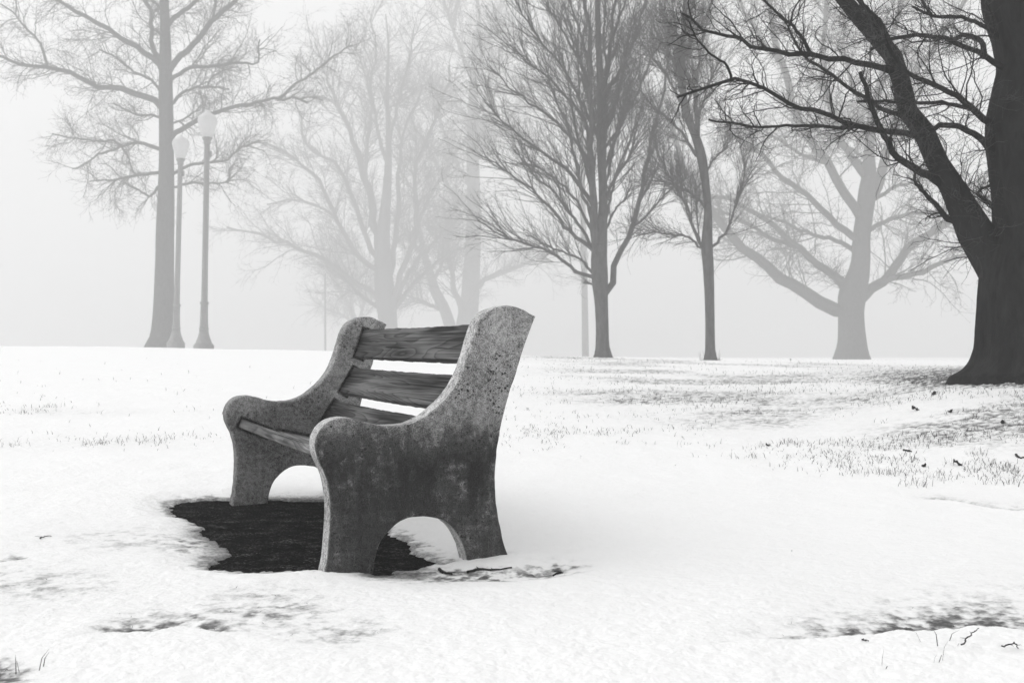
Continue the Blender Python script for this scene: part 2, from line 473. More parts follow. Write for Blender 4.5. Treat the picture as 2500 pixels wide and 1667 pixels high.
# fan of ground in front of the camera, finest where the picture shows it largest
def fan(name, rows, cols, zfun):
    Yg, Ug = np.meshgrid(rows, cols, indexing='ij')
    X = Ug * np.maximum(Yg, 1.0); Y = Yg
    Z, att = zfun(X, Y)
    V = np.stack([X, Y, Z], -1).reshape(-1, 3)
    n, m = X.shape
    i = (np.arange(n - 1)[:, None] * m + np.arange(m - 1)[None])
    F = np.stack([i, i + 1, i + m + 1, i + m], -1).reshape(-1, 4)
    me = mesh_np(name, V, F)
    if att is not None:
        a = me.attributes.new('cover', 'FLOAT', 'POINT'); a.data.foreach_set('value', att.ravel().astype(np.float32))
    return me
rows = np.concatenate([np.linspace(0.6, 2.2, 40)[:-1], np.exp(np.linspace(math.log(2.2), math.log(9), 900))[:-1],
                       np.exp(np.linspace(math.log(9), math.log(40), 340))[:-1], np.exp(np.linspace(math.log(40), math.log(420), 40))])
cols = np.concatenate([np.linspace(-.85, -.46, 60)[:-1], np.linspace(-.46, .46, 1000), np.linspace(.46, .85, 60)[1:]])
def snow_z(X, Y):
    g = ground(X, Y)
    th, cv = snow_cover(X, Y, g)
    return g + th, cv
snow_me = fan('snow', rows, cols, snow_z)
m, n, p = mat('snow_crust')
p.inputs['Roughness'].default_value = 0.75; p.inputs['Specular IOR Level'].default_value = 0.25
at_ = n.nodes.new('ShaderNodeAttribute'); at_.attribute_name = 'cover'
co = objcoord(n)
f1 = tex_noise(n, co, 90, 4, 0.65); f2 = tex_noise(n, objcoord(n, (1, 1.6, 1)), 28, 4, 0.6)
cv = math_n(n, 'ADD', at_.outputs['Fac'], math_n(n, 'MULTIPLY', math_n(n, 'SUBTRACT', f1, 0.5), 0.55))
cv = math_n(n, 'ADD', cv, math_n(n, 'MULTIPLY', math_n(n, 'SUBTRACT', f2, 0.5), 0.35))
grey(n, p, ramp(n, cv, [(0.05, 0.09), (0.25, 0.26), (0.45, 0.62), (0.68, 0.88), (1.0, 0.93)]))
bump(n, p, math_n(n, 'ADD', math_n(n, 'MULTIPLY', f1, 0.35), f2), 0.55, 0.016)
M_SNOW = m
tag(link_mesh('snow', snow_me, M_SNOW), 'white crusted snow lying over the park lawn', 'snow', kind='structure')

# dark wet ground under the bench
m, n, p = mat('wet_ground')
p.inputs['Roughness'].default_value = 0.8; p.inputs['Specular IOR Level'].default_value = 0.0
co = objcoord(n)
a1 = tex_noise(n, co, 95, 4, 0.75); a2 = tex_noise(n, co, 11, 4, 0.6)
vo = n.nodes.new('ShaderNodeTexVoronoi'); vo.inputs['Scale'].default_value = 130; n.links.new(co, vo.inputs['Vector'])
v = math_n(n, 'ADD', math_n(n, 'MULTIPLY', a1, 0.75), math_n(n, 'MULTIPLY', a2, 0.35))
grey(n, p, ramp(n, v, [(0.42, 0.003), (0.55, 0.010), (0.63, 0.035), (0.70, 0.16)]))
bump(n, p, math_n(n, 'ADD', a1, vo.outputs['Distance']), 0.8, 0.012)
M_SOIL = m
soil_rows = np.exp(np.linspace(math.log(1.2), math.log(30), 260)); soil_cols = np.linspace(-.8, .8, 420)
def soil_z(X, Y):
    g = ground(X, Y)
    return g - 0.004 + 0.004 * fbm(X * 20, Y * 20, 101, 3) + 0.005 * fbm(X * 4, Y * 4, 102, 2), None
soil = link_mesh('bare_ground', fan('bare_ground', soil_rows, soil_cols, soil_z), M_SOIL)
tag(soil, 'dark wet ground laid bare where the snow melted under the bench', 'ground', kind='structure')

# the rest of the park, all round: snow as far as the fog lets one see
gx = np.linspace(-430, 430, 130); gy = np.linspace(-430, 430, 130)
GX, GY2 = np.meshgrid(gx, gy, indexing='ij')
GZ2 = np.where(GY2 > 0, ground(GX, np.maximum(GY2, 1)), 0.0) - 0.35
V = np.stack([GX, GY2, GZ2], -1).reshape(-1, 3); i = np.arange(129)[:, None] * 130 + np.arange(129)[None]
F = np.stack([i, i + 130, i + 131, i + 1], -1).reshape(-1, 4)
m, n, p = mat('far_snow'); p.inputs['Roughness'].default_value = 0.9
grey(n, p, ramp(n, tex_noise(n, objcoord(n), 0.4, 4), [(0.3, 0.80), (0.6, 0.9)]))
tag(link_mesh('snow_field', mesh_np('snow_field', V, F), m), 'snow covered park ground reaching into the fog', 'ground', kind='structure')

# ------------------------------------------------------------------ the bench
OB = Vector((-0.607, 3.963, 0.0)); RZ = math.radians(21.8)
L_BENCH, T_PANEL = 1.854, 0.10
bench = empty('park_bench', OB, RZ)
tag(bench, 'weathered park bench with stained concrete ends and wooden slats standing in snow', 'bench')
seg_front = [(0.002, -0.06), (0.002, 0.0), (0.013, .056), (.02, .129), (.023, .183), (.021, .243), (.015, .286), (.002, .335), (-.017, .372), (-.027, .408), (-.026, .438), (-.014, .468),
             (.008, .492), (.038, .504), (.076, .508), (.113, .501), (.15, .489), (.188, .481), (.226, .478), (.265, .479), (.303, .488), (.342, .506), (.381, .533), (.421, .570),
             (.454, .613), (.480, .663), (.500, .720), (.517, .777), (.533, .818), (.556, .849), (.590, .869), (.629, .879), (.665, .877), (.707, .861), (.743, .843)]
seg_rear = [(.743, .843), (.712, .767), (.691, .711), (.669, .645), (.645, .576), (.624, .502), (.607, .427), (.597, .353), (.594, .278), (.598, .203), (.609, .141), (.625, .071), (.637, .036), (.655, -.004), (.664, -.06)]
seg_arch = [(.499, -.06), (.497, -.012), (.487, .045), (.46, .107), (.427, .145), (.394, .164), (.345, .173), (.292, .173), (.254, .159), (.217, .130), (.192, .1), (.176, .056), (.167, .003), (.165, -.06)]
outline = np.concatenate([catmull(seg_front, 190), catmull(seg_rear, 90)[1:], catmull(seg_arch, 80)])
def panel_mesh(name, y0, seed):
    o = outline.copy()                                  # runs clockwise seen from -y
    nO = len(o)
    prv = np.roll(o, 1, 0); nxt = np.roll(o, -1, 0)
    t = nxt - prv; t /= np.linalg.norm(t, axis=1, keepdims=True)
    inw = np.stack([t[:, 1], -t[:, 0]], 1)              # inward normal
    if poly_sd(np.array([o[20, 0] + inw[20, 0] * .01]), np.array([o[20, 1] + inw[20, 1] * .01]), o)[0] > 0: inw = -inw
    chip = 0.0016 * fbm(np.arange(nO) * .35, np.zeros(nO) + seed, 5 + seed, 3)
    big = np.clip(fbm(np.arange(nO) * .12, np.zeros(nO) + 9.3, 15 + seed, 2) - .45, 0, 1) * 0.018
    rings = []
    r = 0.009
    sec = [(r + .006, 0.0), (r, 0.0), (r * .5, r * .13), (r * .13, r * .5), (0, r), (0, T_PANEL - r), (r * .13, T_PANEL - r * .5), (r * .5, T_PANEL - r * .13), (r, T_PANEL), (r + .006, T_PANEL)]
    for k, (ins, y) in enumerate(sec):
        w = chip * (1.0 if 1 < k < 8 else 0.3) + (big if k in (2, 3) else 0)
        q = o + inw * (ins + w)[:, None] if isinstance(w, np.ndarray) else o + inw * ins
        rings.append(np.stack([q[:, 0], np.full(nO, y0 + y), q[:, 1]], 1))
    V = np.concatenate(rings)
    bm = bmesh.new()
    vs = [bm.verts.new(v) for v in V]
    for k in range(len(sec) - 1):
        for i in range(nO):
            j = (i + 1) % nO
            bm.faces.new((vs[k * nO + i], vs[k * nO + j], vs[(k + 1) * nO + j], vs[(k + 1) * nO + i])).smooth = True
    # outer cap whole, inner cap with a pocket for each slat end
    inner_last = (y0 == 0.0)                            # the side that faces the other panel
    k_in, k_out = (len(sec) - 1, 0) if inner_last else (0, len(sec) - 1)
    ro = [vs[k_out * nO + i] for i in range(nO)]
    for tri in tessellate_polygon([[Vector((v.co.x, v.co.z, 0)) for v in ro]]):
        try: bm.faces.new([ro[i] for i in tri])
        except ValueError: pass
    yi = y0 + (T_PANEL if inner_last else 0.0); dep = -0.03 if inner_last else 0.03
    rim = [vs[k_in * nO + i] for i in range(nO)]
    loops = [rim]
    for q in SLATS:
        a_, d_, n_, w_, t_ = slat_section(q[1], q[2], q[3], q[4], 0.010, 0.012)
        cs4 = [a_, a_ + d_ * w_, a_ + d_ * w_ + n_ * t_, a_ + n_ * t_]
        top = [bm.verts.new((c[0], yi, c[1])) for c in cs4]; bot = [bm.verts.new((c[0], yi + dep, c[1])) for c in cs4]
        for i in range(4):
            j = (i + 1) % 4; bm.faces.new((top[i], top[j], bot[j], bot[i]))
        bm.faces.new(bot)
        loops.append(top)
    flat = [v for lp in loops for v in lp]
    for tri in tessellate_polygon([[Vector((v.co.x, v.co.z, 0)) for v in lp] for lp in loops]):
        try: bm.faces.new([flat[i] for i in tri])
        except ValueError: pass
    bmesh.ops.recalc_face_normals(bm, faces=bm.faces[:])
    me = bpy.data.meshes.new(name); bm.to_mesh(me); bm.free()
    return me
# slats: (front-top corner u,v), direction of the width, width, thickness, socket margins
def unit(a): a = np.array(a, float); return a / np.linalg.norm(a)
SLATS = [
    ('back_slat', (.628, .821), unit((-.045, -.133)), .141, .040, 1),
    ('back_slat', (.578, .637), unit((-.068, -.115)), .136, .040, 2),
    ('back_slat', (.484, .480), unit((-.063, -.100)), .136, .040, 3),
    ('seat_slat', (.044, .401), unit((.925, -.378)), .143, .040, 4),
    ('seat_slat', (.216, .341), unit((.979, -.204)), .140, .040, 5)]
def slat_section(a, d, w, th, grow=0.0, front=0.0):
    a = np.array(a); nrm = np.array([-d[1], d[0]])        # thickness direction
    if nrm[0] < 0 and abs(d[1]) > abs(d[0]): nrm = -nrm    # back slats: thickness goes rearwards
    if abs(d[0]) > abs(d[1]) and nrm[1] > 0: nrm = -nrm     # seat slats: thickness goes down
    return a - d * grow - nrm * front, d, nrm, w + 2 * grow, th + front + grow
near_p = link_mesh('end_panel', panel_mesh('end_panel', 0.0, 1), M_CONC, bench, False)
tag(near_p, 'near concrete end with dark algae stains and lichen spots')
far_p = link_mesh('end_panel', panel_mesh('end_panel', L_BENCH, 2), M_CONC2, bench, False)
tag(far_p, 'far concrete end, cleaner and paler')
def slat_mesh(s, seed):
    a, d, nrm, w, th = slat_section(s[1], s[2], s[3], s[4])
    r = 0.006 if s[0] == 'back_slat' else 0.011
    sec = []
    for (cu, cv_, a0) in ((r, r, 180), (w - r, r, 270), (w - r, th - r, 0), (r, th - r, 90)):
        for k in range(5):
            q = math.radians(a0 + k * 22.5); sec.append((cu + r * math.cos(q), cv_ + r * math.sin(q)))
    # subdivide long sides
    full = []
    for i in range(len(sec)):
        p0, p1 = np.array(sec[i]), np.array(sec[(i + 1) % len(sec)])
        k = 8 if np.linalg.norm(p1 - p0) > .05 else 1
        for j in range(k): full.append(p0 + (p1 - p0) * j / k)
    full = np.array(full); nS = len(full)
    ys = np.linspace(T_PANEL - 0.022, L_BENCH + 0.022, 120)
    sag = 0.003 * np.sin(np.pi * (ys - ys[0]) / (ys[-1] - ys[0]))
    V = np.empty((len(ys), nS, 3))
    for i, y in enumerate(ys):
        wu = 0.0012 * fbm(np.full(nS, y * 7), full[:, 0] * 40, seed, 3); wv = 0.0015 * fbm(np.full(nS, y * 5), full[:, 0] * 60 + 3, seed + 7, 3)
        e = 0.0022 * fbm(np.full(nS, y * 16), full[:, 1] * 20 + 9, seed + 11, 3) * (np.minimum(full[:, 0], w - full[:, 0]) < .003)
        q = a + d * (full[:, 0:1] + wu[:, None] + e[:, None]) + nrm * (full[:, 1:2] + wv[:, None])
        V[i] = np.stack([q[:, 0], np.full(nS, y), q[:, 1] - sag[i]], 1)
    i = np.arange(len(ys) - 1)[:, None] * nS; j = np.arange(nS)[None]; j2 = (j + 1) % nS
    F = np.stack([i + j, i + nS + j, i + nS + j2, i + j2], -1).reshape(-1, 4)
    V = V.reshape(-1, 3)
    me = bpy.data.meshes.new(s[0])
    faces = F.tolist() + [list(range(nS)), [(len(ys) - 1) * nS + k for k in range(nS)][::-1]]
    me.from_pydata(V.tolist(), [], faces)
    bm = bmesh.new(); bm.from_mesh(me); bmesh.ops.recalc_face_normals(bm, faces=bm.faces[:]); bm.to_mesh(me); bm.free()
    return me
for s in SLATS:
    seat = s[0] == 'seat_slat'
    o = link_mesh(s[0], slat_mesh(s, s[5] * 13), wood('weathered_wood', s[5] * 3.31, 0.085 if seat else 0.026, 0.16 if seat else 0.075), bench)

# ------------------------------------------------------------------ lamps
S2 = 0.57393
def lamp(Y):
    k = S2 * Y / FPX
    root = empty('street_lamp', (0, 0, 0))
    b = [(44, -30), (44, 12), (40, 14), (40, 18), (36, 20), (30, 36), (26, 46), (22, 60), (19, 76), (21, 78), (21, 84), (18, 86)]
    V, F = lathe([(r * k, z * k) for r, z in b], 8)
    link_mesh('base', mesh_np('base', V, F), M_IRON, root, False)
    pl = [(18, 86), (16, 120), (15, 185), (18, 188), (18, 194), (13.5, 198), (12.5, 300), (12, 600), (11.5, 800), (11.5, 868)]
    V, F = lathe([(r * k, z * k) for r, z in pl], 24)
    ang = np.arctan2(V[:, 1], V[:, 0]); rr = 1 + 0.05 * np.cos(ang * 12)
    V[:, 0] *= rr; V[:, 1] *= rr
    pole = link_mesh('pole', mesh_np('pole', V, F), M_IRON, root)
    V, F = lathe([(r * k, z * k) for r, z in [(0, 866), (13, 866), (16, 872), (14, 878), (20, 886), (21, 893), (18, 898), (0, 898)]], 24)
    link_mesh('collar', mesh_np('collar', V, F), M_IRON, root)
    # small junction box on the pole
    V, F = lathe([(r * k, z * k) for r, z in [(0, 812), (5, 812), (6, 814), (6, 836), (5, 838), (0, 838)]], 8)
    V[:, 0] += 15 * k
    link_mesh('junction_box', mesh_np('junction_box', V, F), M_IRON, root)
    gl = [(0, 895), (21, 896), (24, 902), (31, 925), (38, 950), (41, 964), (41, 970), (39, 974), (40, 976), (36, 984), (26, 993), (16, 999), (8, 1003), (7, 1008), (0, 1012)]
    V, F = lathe([(r * k, z * k) for r, z in gl], 32)
    ang = np.arctan2(V[:, 1], V[:, 0]); rr = 1 + 0.012 * np.cos(ang * 16)
    V[:, 0] *= rr; V[:, 1] *= rr
    m, n, p = M_GLOBE
    link_mesh('globe', mesh_np('globe', V, F), m, root)
    return root
M_GLOBE = mat('frosted_globe')
_m, _n, _p = M_GLOBE
grey(_n, _p, ramp(_n, tex_noise(_n, objcoord(_n), 4, 3), [(0.3, 0.72), (0.7, 0.82)]))
_p.inputs['Roughness'].default_value = 0.4
_tr = _n.nodes.new('ShaderNodeBsdfTranslucent'); _tr.inputs[0].default_value = (.8, .8, .8, 1)
_mx = _n.nodes.new('ShaderNodeMixShader'); _mx.inputs[0].default_value = 0.5
_n.links.new(_p.outputs[0], _mx.inputs[1]); _n.links.new(_tr.outputs[0], _mx.inputs[2])
_n.links.new(_mx.outputs[0], _n.nodes['Material Output'].inputs[0])
LG = 'acorn street lamps beside the trunk on the left'
lampA = lamp(58.0)
pA = at(866 * S2, 1480 * S2, 58.0)
lampA.location = (pA[0], pA[1], pA[2]); lampA.rotation_euler = (0, math.radians(0.95), 0)
tag(lampA, 'nearer and taller of two street lamps with white acorn globes, right of the other', 'street lamp', LG)
lampB = lampA.copy(); COL.objects.link(lampB)
for ch in lampA.children:
    c = ch.copy(); COL.objects.link(c); c.parent = lampB
YB = 65.5
pB = at(748 * S2, 1468 * S2, YB)
lampB.location = tuple(pB); lampB.rotation_euler = (0, math.radians(1.4), 0)
lampB['label'] = 'farther street lamp with acorn globe, close against the trunk on the left'

# ------------------------------------------------------------------ bare trees
def spawn(P, R, M, length, alpha, up, wander, k, rmax, rmin, t0=0.12, tpow=1.0, droop=0.0, shrink=0.5, side=None):
    """M children on the polylines P,R -> Pc, Rc"""
    Nn, n, _ = P.shape
    L = np.linalg.norm(np.diff(P, axis=1), axis=2).sum(1)
    pi = rng.choice(Nn, M, p=L / L.sum())
    t = t0 + (0.99 - t0) * rng.random(M) ** tpow
    f = t * (n - 1); i = np.minimum(f.astype(int), n - 2); a = (f - i)[:, None]
    s = P[pi, i] * (1 - a) + P[pi, i + 1] * a
    tg = P[pi, i + 1] - P[pi, i]; tg /= np.linalg.norm(tg, axis=1, keepdims=True) + 1e-12
    r0 = R[pi, i] * (1 - a[:, 0]) + R[pi, i + 1] * a[:, 0]
    q = rng.normal(size=(M, 3)); q -= tg * (q * tg).sum(1, keepdims=True); q /= np.linalg.norm(q, axis=1, keepdims=True) + 1e-9
    al = np.radians(alpha * (0.6 + 0.8 * rng.random(M)))[:, None]
    d = tg * np.cos(al) + q * np.sin(al); d[:, 2] += up; d /= np.linalg.norm(d, axis=1, keepdims=True)
    ln = length * (0.45 + 0.75 * rng.random(M)) * (1 - shrink * t)
    pts = np.empty((M, k, 3)); pts[:, 0] = s
    for j in range(1, k):
        d = d + wander * rng.normal(size=(M, 3)); d[:, 2] += up * 0.25 - droop * j / k
        d /= np.linalg.norm(d, axis=1, keepdims=True)
        pts[:, j] = pts[:, j - 1] + d * (ln / (k - 1))[:, None]
    rr = np.minimum(r0 * 0.62, rmax * (0.6 + 0.6 * rng.random(M)))
    rr = np.maximum(rr, rmin)
    Rc = rr[:, None] * np.linspace(1, 0.35, k)[None]
    Rc = np.maximum(Rc, rmin * 0.7)
    return pts, Rc

GROUP_T = 'bare winter trees standing in the fog'
def build_tree(label, Y, sc, off, trunk, limbs, sp, material, extra=0, group=GROUP_T):
    """trunk: (x,y,r) in crop pixels; limbs: list of (points, r0, r1[, depth]) ; sp: habit"""
    k = sc * Y / FPX
    def W(q): return at(q[0] * sc + off[0], q[1] * sc + off[1], Y)
    base = W(trunk[0]); gz = float(ground(np.array([base[0]]), np.array([Y]))[0])
    root = empty('bare_tree', (base[0], Y, gz))
    tag(root, label, 'tree', group)
    ob = np.array([base[0], Y, gz])
    TP = np.array([np.append(W(q), q[2] * k) for q in trunk])
    # carry the trunk into the ground
    TP = np.concatenate([[np.append([TP[0, 0], Y, min(gz, TP[0, 2]) - 0.25], TP[0, 3] * 1.15)], TP])
    NR, NSD = sp.get('rows', 70), sp.get('sides', 20)
    C = catmull(np.concatenate([TP[:, :3], TP[:, 3:4]], 1), NR)
    C[:, 3] = np.maximum(C[:, 3], 0.004)
    V, F = tubes(C[None, :, :3], C[None, :, 3], NSD)
    # knobbly bark and root flare
    ring = np.repeat(np.arange(NR), NSD); angv = np.tile(np.arange(NSD), NR) * 2 * np.pi / NSD
    cen = C[ring, :3]
    hgt = cen[:, 2] - gz
    w = 0.06 * fbm(np.cos(angv) * 2.2 + 5, hgt / (C[1, 3] * 4 + .01) + np.sin(angv) * 2.2, 200 + int(Y), 4)
    fl = sp.get('flare', 0.22) * np.exp(-np.clip(hgt, 0, None) / (C[1, 3] * 1.2)) * np.cos(angv * 5 + Y) ** 2
    if NSD > 40:                                             # furrowed old bark
        fu = np.abs(fbm(angv * 7 + .6 * np.sin(hgt * 3), hgt * 1.6, 231, 4))
        fu = np.where(angv > np.pi, np.abs(fbm((2 * np.pi - angv) * 7 + .6 * np.sin(hgt * 3), hgt * 1.6, 231, 4)), fu)
        w = w + 0.11 * (np.minimum(fu, .35) - .2)
    V = cen + (V - cen) * (1 + w + fl)[:, None]
    link_mesh('trunk', mesh_np('trunk', V - ob, F), material, root)
    # limbs: hand placed, each swinging some way towards or away from the viewer
    built = []
    for li, lm in enumerate(limbs):
        pts, r0, r1 = lm[:3]
        par = lm[3] if len(lm) > 3 else None
        Wp = np.array([W(q) for q in pts])
        n_ = 18
        Q = catmull(Wp, n_)
        rp = np.array([q[2] for q in pts]) if len(pts[0]) == 3 else None
        Ln = np.linalg.norm(np.diff(Q, axis=0), axis=1).sum()
        tt = np.linspace(0, 1, n_)
        sw = (0.55 * rng.random() + 0.05) * (1 if rng.random() < .5 else -1)
        if par is None: y0 = 0.0
        else:
            PQ = built[par][0]; j = np.argmin(((PQ[:, [0, 2]] - Q[0, [0, 2]])**2).sum(1)); y0 = PQ[j, 1] - Y
        dy = y0 + sw * Ln * tt ** 1.15
        # keep the traced outline: stay on the same sight lines while moving in depth
        f = (Y + dy) / Y
        Q = np.stack([Q[:, 0] * f, Y + dy, CAM_H + (Q[:, 2] - CAM_H) * f], 1)
        Q[1:, 0] += Ln * .006 * rng.normal(size=n_ - 1); Q[1:, 2] += Ln * .006 * rng.normal(size=n_ - 1)
        R = (r0 + (r1 - r0) * tt ** 0.8) * k
        if rp is not None: R = np.interp(tt, np.linspace(0, 1, len(rp)), rp) * k
        built.append((Q, R, Ln))
    H = C[-1, 2] - gz
    for e in range(extra):                                   # limbs the photograph shows only end on
        j = rng.integers(int(NR * sp.get('e0', .45)), int(NR * .94))
        az = rng.choice([-1, 1]) * np.pi / 2 + rng.normal() * .7
        up = sp.get('eup', 0.5)
        d = np.array([np.cos(az), np.sin(az), up]); d /= np.linalg.norm(d)
        ln = sp['elen'] * k * (0.6 + .6 * rng.random()) * (1.15 - j / NR * .87)
        q = [C[j, :3]]
        for _ in range(17):
            d = d + rng.normal(size=3) * .10; d[2] += sp.get('up1', 0.02) * .3; d /= np.linalg.norm(d)
            q.append(q[-1] + d * ln / 17)
        r = min(C[j, 3] * .5, sp['er'] * k)
        built.append((np.array(q), np.linspace(r, r * .3, 18), ln))
    tot = sum(b[2] for b in built)
    rmin = sp['rmin'] * k
    for Q, R, Ln in built:
        V, F = tubes(Q[None], R[None], 8)
        fr = Ln / tot
        br_parts = [(V, F)]
        m1 = max(4, int(sp['n1'] * fr)); m2 = max(8, int(sp['n2'] * fr)); m3 = max(12, int(sp['n3'] * fr))
        P1, R1 = spawn(Q[None], R[None], m1, min(sp['l1'] * k, Ln * .75), sp['a'], sp['up1'], sp['w1'], 9, sp['r1'] * k, rmin * 1.6, t0=.16, shrink=sp.get('s1', .55))
        P2, R2 = spawn(np.concatenate([P1, Q[None, ::2][:, :9]]), np.concatenate([R1, R[None, ::2][:, :9] * .6]), m2, sp['l2'] * k, sp['a'], sp['up2'], sp['w2'], 7, sp['r2'] * k, rmin * 1.2, t0=.1)
        P3, R3 = spawn(P2, R2, m3, sp['l3'] * k, sp['a'] * 1.05, sp['up3'], sp['w3'], 5, sp['r2'] * k, rmin, t0=.1, droop=sp.get('droop', 0))
        br_parts.append(tubes(P1, R1, 5))
        V, F = joinVF(br_parts)
        b = link_mesh('branch', mesh_np('branch', V - ob, F), material, root)
        V, F = joinVF([tubes(P2, R2, 3), tubes(P3, R3, 3)])
        t = link_mesh('twigs', mesh_np('twigs', V - ob, F), M_TWIG, b)
        t['kind'] = 'stuff'
    return root

# -- tree on the left with level limbs
build_tree('grey bare tree with level limbs behind the two street lamps', 108.0, S2, (0, 0),
 [(684, 1472, 58), (690, 1440, 50), (694, 1380, 46), (700, 1150, 40), (703, 950, 37), (706, 800, 34), (708, 600, 31), (705, 420, 30), (704, 300, 27), (702, 150, 22), (698, 0, 19), (695, -200, 14), (690, -420, 9), (688, -600, 3)],
 [([(690, 460), (668, 440), (600, 400), (480, 370), (400, 360), (350, 330), (290, 300), (220, 285), (130, 285), (60, 262), (0, 242), (-90, 215)], 15, 5),
  ([(200, 282), (190, 240), (160, 170), (100, 110), (50, 50), (0, 20)], 7, 3, 0),
  ([(690, 300), (676, 270), (620, 230), (520, 165), (430, 105), (340, 60), (260, 5), (180, -60)], 14, 6),
  ([(690, 300), (672, 260), (648, 190), (640, 120), (645, 50), (620, 10), (580, -60)], 12, 7),
  ([(715, 310), (738, 272), (790, 220), (870, 130), (920, 70), (1000, 0), (1080, -80)], 15, 8),
  ([(905, 85), (918, 0), (925, -90)], 7, 4, 4),
  ([(710, 110), (735, 80), (790, 40), (840, 0), (920, -70)], 12, 7),
  ([(715, 350), (740, 322), (800, 290), (880, 285), (960, 275), (1040, 268), (1088, 274), (1100, 230), (1102, 170)], 10, 3),
  ([(715, 460), (737, 435), (770, 400), (820, 378), (890, 370), (975, 380)], 8, 4),
  ([(880, 370), (900, 330), (950, 300), (1010, 285)], 5, 2, 8),
  ([(715, 600), (742, 572), (800, 535), (900, 485), (1000, 455), (1100, 432), (1190, 420), (1260, 415), (1310, 440)], 13, 4),
  ([(1190, 420), (1240, 370), (1330, 310), (1430, 230), (1500, 190)], 7, 3, 10),
  ([(700, 650), (672, 632), (620, 615), (560, 612), (500, 630), (430, 655), (370, 690), (310, 720)], 9, 3),
  ([(515, 622), (545, 670), (558, 710), (575, 745)], 5, 2.5, 12),
  ([(510, 622), (480, 598), (440, 600), (330, 590), (220, 570)], 6, 2.5, 12),
  ([(700, 730), (675, 735), (620, 740), (555, 748), (480, 765), (380, 772)], 8, 2.5),
  ([(690, 775), (668, 800), (640, 835), (600, 815), (545, 785)], 7, 3),
  ([(715, 745), (748, 730), (800, 705), (900, 690), (965, 682), (1010, 640), (1100, 600)], 8, 3),
  ([(715, 805), (748, 795), (800, 780), (900, 778), (975, 770), (975, 720), (1010, 690)], 6, 2.5),
  ([(695, 510), (650, 490), (590, 490), (540, 470), (480, 440)], 6, 3),
  ([(695, 400), (640, 340), (560, 300), (500, 250), (420, 210)], 7, 3),
  ([(715, 530), (790, 500), (860, 440), (850, 390)], 5, 2.5)],
 dict(n1=330, n2=3300, n3=9500, l1=270, l2=150, l3=75, a=44, up1=.05, up2=.03, up3=-.01, w1=.20, w2=.24, w3=.26, r1=2.4, r2=1.1, rmin=.5, elen=330, er=9, e0=.45, eup=.3), M_BARK, extra=8)

# -- sycamore far right
S5 = 800 / 1307.
build_tree('broad faded sycamore with low spreading limbs behind the slender young trees', 122.0, S5, (1700, 0),
 [(620, 1452, 74), (620, 1420, 64), (622, 1370, 55), (618, 1250, 50), (622, 1180, 54), (640, 1120, 46), (655, 1050, 37), (660, 950, 34), (672, 850, 34), (682, 770, 36), (690, 700, 30), (690, 600, 22), (705, 450, 18), (735, 330, 15), (790, 120, 11), (820, 0, 9), (840, -200, 4)],
 [([(620, 1240), (575, 1235), (500, 1215), (430, 1170), (320, 1090), (220, 1010), (150, 950), (90, 880), (40, 800), (-30, 700), (-80, 600), (-110, 480)], 30, 9),
  ([(640, 1150), (600, 1130), (500, 1065), (420, 1000), (360, 950), (280, 880), (190, 825), (120, 795), (60, 790), (-20, 760)], 18, 7),
  ([(620, 1190), (590, 1155), (540, 1100), (490, 1068)], 14, 9),
  ([(400, 985), (370, 975), (300, 950), (200, 890), (120, 850), (60, 832)], 11, 5, 1),
  ([(655, 1030), (625, 1000), (570, 965), (490, 945), (430, 925), (360, 890), (280, 860)], 11, 5),
  ([(660, 965), (630, 945), (560, 900), (500, 840), (420, 760), (320, 690), (270, 630), (200, 570), (120, 530)], 16, 6),
  ([(665, 880), (640, 850), (600, 790), (520, 650), (440, 540), (390, 420), (340, 270), (310, 100), (295, -30), (280, -200)], 21, 9),
  ([(685, 720), (655, 680), (590, 580), (540, 450), (510, 300), (515, 100), (520, -50)], 15, 8),
  ([(640, 1210), (670, 1180), (740, 1120), (800, 1050), (850, 980), (920, 935), (1010, 885), (1100, 830), (1200, 770)], 23, 9),
  ([(650, 1190), (720, 1130), (800, 1110), (920, 1080), (1000, 1040), (1085, 1010), (1200, 980)], 15, 6),
  ([(670, 930), (700, 910), (790, 870), (870, 850), (960, 840), (1060, 810)], 10, 5),
  ([(695, 800), (740, 780), (790, 745), (860, 730), (940, 690)], 9, 5),
  ([(690, 800), (735, 740), (760, 620), (800, 470), (870, 280), (950, 190), (1010, 100), (1080, -20)], 22, 8),
  ([(690, 640), (640, 610), (560, 560), (480, 520), (400, 500)], 8, 4),
  ([(330, 240), (260, 160), (200, 60), (160, -40)], 9, 5, 6),
  ([(520, 650), (430, 620), (330, 560), (250, 510)], 8, 4, 6),
  ([(700, 460), (640, 380), (600, 260), (590, 120), (600, -20)], 9, 5)],
 dict(n1=420, n2=3600, n3=11000, l1=320, l2=150, l3=72, a=46, up1=.08, up2=.04, up3=-.01, w1=.18, w2=.22, w3=.25, r1=2.8, r2=1.2, rmin=.48, elen=420, er=12, e0=.4, eup=.5), M_BARK, extra=6)

